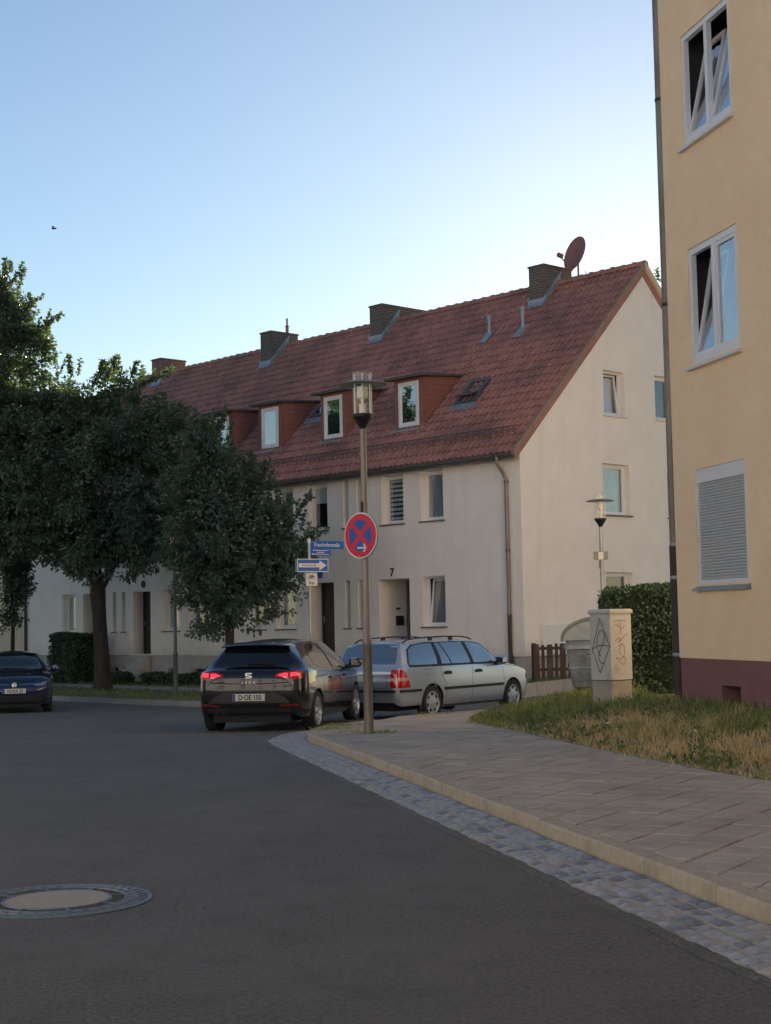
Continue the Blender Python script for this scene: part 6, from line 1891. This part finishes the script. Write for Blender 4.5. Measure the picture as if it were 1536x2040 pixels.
# hedges
def hedge(name, label, loc, rz, sx, sy, h, seed, n, L=.06, W=.022, taper=.0):
    rnd = random.Random(seed)
    r = empty(name, loc, rz, label=label, cat='hedge')
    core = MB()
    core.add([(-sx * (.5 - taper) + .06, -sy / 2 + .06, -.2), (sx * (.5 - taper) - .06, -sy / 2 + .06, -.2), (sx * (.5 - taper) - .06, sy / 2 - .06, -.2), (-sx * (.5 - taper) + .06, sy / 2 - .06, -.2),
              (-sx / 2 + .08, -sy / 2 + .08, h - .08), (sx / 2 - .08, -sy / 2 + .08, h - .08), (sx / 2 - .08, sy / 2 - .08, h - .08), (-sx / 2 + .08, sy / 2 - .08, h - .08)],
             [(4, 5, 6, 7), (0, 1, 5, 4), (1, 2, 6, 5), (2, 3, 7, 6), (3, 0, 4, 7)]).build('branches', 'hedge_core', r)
    lv = Leaves()
    for i in range(n):
        f = rnd.random(); A1, A2, A3 = sx * sy, sx * h, sy * h
        tot = A1 + 2 * A2 + 2 * A3; q = f * tot
        if q < A1: p = Vector((rnd.uniform(-.5, .5) * sx, rnd.uniform(-.5, .5) * sy, h)); nn = Vector((0, 0, 1))
        elif q < A1 + 2 * A2:
            s_ = -1 if q < A1 + A2 else 1; p = Vector((rnd.uniform(-.5, .5) * sx, s_ * sy / 2, rnd.uniform(0, 1) * h)); nn = Vector((0, s_, 0))
        else:
            s_ = -1 if q < A1 + 2 * A2 + A3 else 1; p = Vector((s_ * sx / 2, rnd.uniform(-.5, .5) * sy, rnd.uniform(0, 1) * h)); nn = Vector((s_, 0, 0))
        if taper: p.x *= 1 - taper * 2 * (1 - p.z / h)
        bump_ = .05 * math.sin(p.x * 5.3 + p.z * 3.1 + seed) + .05 * math.sin(p.y * 4.1 + p.z * 6.0 + p.x * 2)
        p += nn * (bump_ + rnd.uniform(-.10, .03))
        p.z = min(p.z, h + .05)
        d = (nn * .5 + rvec(rnd) + Vector((0, 0, .25))).normalized()
        lv.leaf(p, d, (nn + rvec(rnd) * .8).normalized(), L * rnd.uniform(.7, 1.3), W * rnd.uniform(.8, 1.3))
    lv.build('foliage', 'leaf_hedge', r)
    return r
hx, hy = 4.42, 25.9
hedge('hedge', 'clipped green hedge between the cabinet and the yellow building', (hx + .05, hy, lawn_z(3.6, 25.2) - .05), R(-9), 1.6, 2.2, 1.76, 21, 15000, L=.065, W=.024)
p = HP(19.8, -1.3)
hedge('hedge', 'dark clipped shrub block in front of the facade beside the large tree', (p.x, p.y, zp(p.x, p.y) - .05), math.atan2(-.733, .680), 1.75, 1.0, 1.72, 22, 6500, L=.085, W=.032, taper=.09)
for k, (t, w_, sx) in enumerate(((13.6, -.9, 1.0), (17.1, -1.3, .9), (15.2, -.9, 1.2))):
    p = HP(t, w_)
    hedge('low_shrub', ('low dark shrub at the foot of the facade by the cellar windows', 'low dark shrub at the foot of the porch steps', 'low dark shrub under the window behind the dark lamp post')[k], (p.x, p.y, zp(p.x, p.y) - .1), 0, sx, .7, .42, 30 + k, 900, L=.09, W=.035)

# grass
from mathutils import noise
def blades(name, m, pts, parent=None):
    vs, fs = [], []
    rnd = random.Random(len(pts))
    for (x, y, z, h, w) in pts:
        a = rnd.uniform(0, 2 * math.pi); lean = rnd.uniform(.1, .65) * h
        b = rnd.uniform(0, 2 * math.pi)
        cx_, sx_ = math.cos(a) * w, math.sin(a) * w
        lx, ly = math.cos(b) * lean, math.sin(b) * lean
        o = len(vs)
        vs += [(x - cx_, y - sx_, z), (x + cx_, y + sx_, z), (x + lx * .35 + cx_ * .7, y + ly * .35 + sx_ * .7, z + h * .6), (x + lx * .35 - cx_ * .7, y + ly * .35 - sx_ * .7, z + h * .6), (x + lx, y + ly, z + h)]
        fs += [(o, o + 1, o + 2, o + 3), (o + 3, o + 2, o + 4)]
    return MB().add(vs, fs).build(name, m, parent)
rnd = random.Random(77)
G, D, K = [], [], []
cnt = 0
wallx = lambda y: 3.952 + (21.0 - y) * .24
while cnt < 60000:
    y = rnd.uniform(11.2, 31); x = rnd.uniform(1.0, 7.5)
    if not inpoly(x, y, lawn_poly): continue
    if y < 21 and x > wallx(y) - .02: continue
    q = sees(x, y, .3)
    if not q or q[0] > 1536 + .9 * FOC / q[2]: continue
    if y > 21.2 and x > 3.9: continue
    if rnd.random() > min(1, (17 / q[2]) ** 1.6): continue
    d = lawn_d(x, y)
    nz = noise.noise(Vector((x * .9, y * .9, 0))); n2 = noise.noise(Vector((x * 3.1, y * 3.1, 5)))
    # dry band through the middle, greener at the tip, along the wall and in patches
    dry = .78 - .55 * smoothstep(20.2, 22.2, y) - .5 * smoothstep(1.4, .5, (wallx(y) - x) if y < 21 else .5) + .55 * nz + .25 * n2 - .15 * smoothstep(.25, .0, d)
    bare = noise.noise(Vector((x * 1.4, y * 1.4, 9)))
    z = lawn_z(x, y) - .01
    hf = (smoothstep(0, .5, d) * .45 + .32) * (.45 + .55 * smoothstep(.35, .9, math.hypot(x - 3.26, y - 22.5)))
    if bare > .12 and dry > .35 and rnd.random() < .85: cnt += 1; continue
    if rnd.random() < dry:
        D.append((x, y, z, rnd.uniform(.05, .17) * hf * (1 + .7 * n2), rnd.uniform(.0035, .006)))
        if rnd.random() < .05: D.append((x, y, z, rnd.uniform(.18, .30) * hf, .004))
    else:
        (G if rnd.random() < .6 else K).append((x, y, z, rnd.uniform(.05, .20) * hf * (1 + .9 * n2), rnd.uniform(.004, .008)))
        if rnd.random() < .04: G.append((x, y, z, rnd.uniform(.2, .32) * hf, .006))
    cnt += 1
for i in range(2600):                         # tufts hanging over the pavement edge
    k = rnd.randrange(len(lawn_line)); a = lawn_line[k]
    if not 11 < a[1] < 28: continue
    x, y = a[0] + rnd.gauss(.02, .05), a[1] + rnd.gauss(0, .08)
    if noise.noise(Vector((x * 1.6, y * 1.6, 2))) < -.05: continue
    (G if rnd.random() < .5 else D).append((x, y, walk_z(x, y) - .005, rnd.uniform(.03, .09), rnd.uniform(.004, .007)))
for o, lb in ((blades('green_grass', 'blade', G), 'green blades of the rough lawn beside the pavement'), (blades('dry_grass', 'blade_dry', D), 'dry straw-coloured grass of the rough lawn'), (blades('dark_grass', 'blade_dark', K), 'darker green tufts of the rough lawn')):
    struct(o, 'stuff', lb)
# broad-leaved weeds along the wall and by the cabinet
lv = Leaves()
for i in range(2600):
    y = rnd.uniform(13, 27.5); x = rnd.uniform(1.5, 6)
    if not inpoly(x, y, lawn_poly) or (y < 21 and x > wallx(y) - .05) or (y > 21.2 and x > 3.9): continue
    if noise.noise(Vector((x * 1.2, y * 1.2, 3))) < .02: continue
    z = lawn_z(x, y); hh = rnd.uniform(.02, .20)
    for k in range(5): lv.leaf(Vector((x, y, z + hh * k / 5)), (rvec(rnd) + Vector((0, 0, .6))).normalized(), rvec(rnd), rnd.uniform(.04, .09), rnd.uniform(.012, .022))
struct(lv.build('weeds', 'blade_dark'), 'stuff', 'broad-leaved weeds in the rough lawn')
V_ = []
for i in range(14000):                        # grass of the verge before the pale house
    t = rnd.uniform(-1.7, 24); w_ = rnd.uniform(-7.2, -.1)
    if -3.75 < w_ < -2.15: continue
    p = HP(t, w_)
    if noise.noise(Vector((p.x * .8, p.y * .8, 0))) < -.35: continue
    V_.append((p.x, p.y, zp(p.x, p.y) - .01, rnd.uniform(.04, .14), rnd.uniform(.010, .022)))
struct(blades('verge_grass', 'blade_dark', V_), 'stuff', 'short grass on the verge before the pale house')
W_ = []
for cx_, cy_, sd_, n_ in ((-.28, 20.75, .10, 60), (-.05, 20.85, .07, 70), (-.85, 22.0, .16, 160), (-.7, 22.9, .14, 150), (-.55, 21.2, .12, 50), (.75, 26.6, .2, 120)):
    for i in range(n_):
        x, y = rnd.gauss(cx_, sd_), rnd.gauss(cy_, sd_)
        W_.append((x, y, walk_z(x, y), rnd.uniform(.015, .06), rnd.uniform(.004, .007)))
struct(blades('joint_weeds', 'blade', W_), 'stuff', 'small weeds in the pavement joints at the corner')

# scraps of litter in the grass
for k, (x_, y_) in enumerate(((3.35, 17.2), (2.75, 19.6), (4.3, 16.6))):
    rnd2 = random.Random(60 + k); n = 5; vs = []
    for j in range(n):
        for i in range(n): vs.append(((i - 2) * .025 * rnd2.uniform(.8, 1.2), (j - 2) * .02 * rnd2.uniform(.8, 1.2), .05 + rnd2.uniform(0, .035)))
    o = MB().add(vs, [(j * n + i, j * n + i + 1, (j + 1) * n + i + 1, (j + 1) * n + i) for j in range(n - 1) for i in range(n - 1)]).build('paper_scrap', 'sign_white')
    o.location = (x_, y_, lawn_z(x_, y_)); o.rotation_euler = (0, 0, k * 1.3)
    tag(o, ('crumpled white paper scrap in the middle of the rough lawn', 'crumpled white paper scrap near the tip of the rough lawn', 'crumpled white paper scrap close under the yellow wall')[k], 'litter')

# small bird in the sky
bdv = P3(107, 455, 60)
bd_ = empty('bird', bdv, 0, label='tiny dark bird in the sky above the left trees', cat='bird')
MB().lathe([(.002, -.10), (.03, -.06), (.04, 0), (.025, .07), (.03, .09), (.002, .13)], 10, lambda x, y, z: Vector((z, x, y)), cap=False).build('body', 'ink', bd_, smooth=True)
MB().add([(-.03, .02, .0), (.05, .02, .0), (.02, .16, .06), (-.03, .26, .03), (-.03, -.02, .0), (.05, -.02, .0), (.02, -.16, .06), (-.03, -.26, .03)], [(0, 1, 2, 3), (7, 6, 5, 4)]).build('wings', 'ink', bd_)
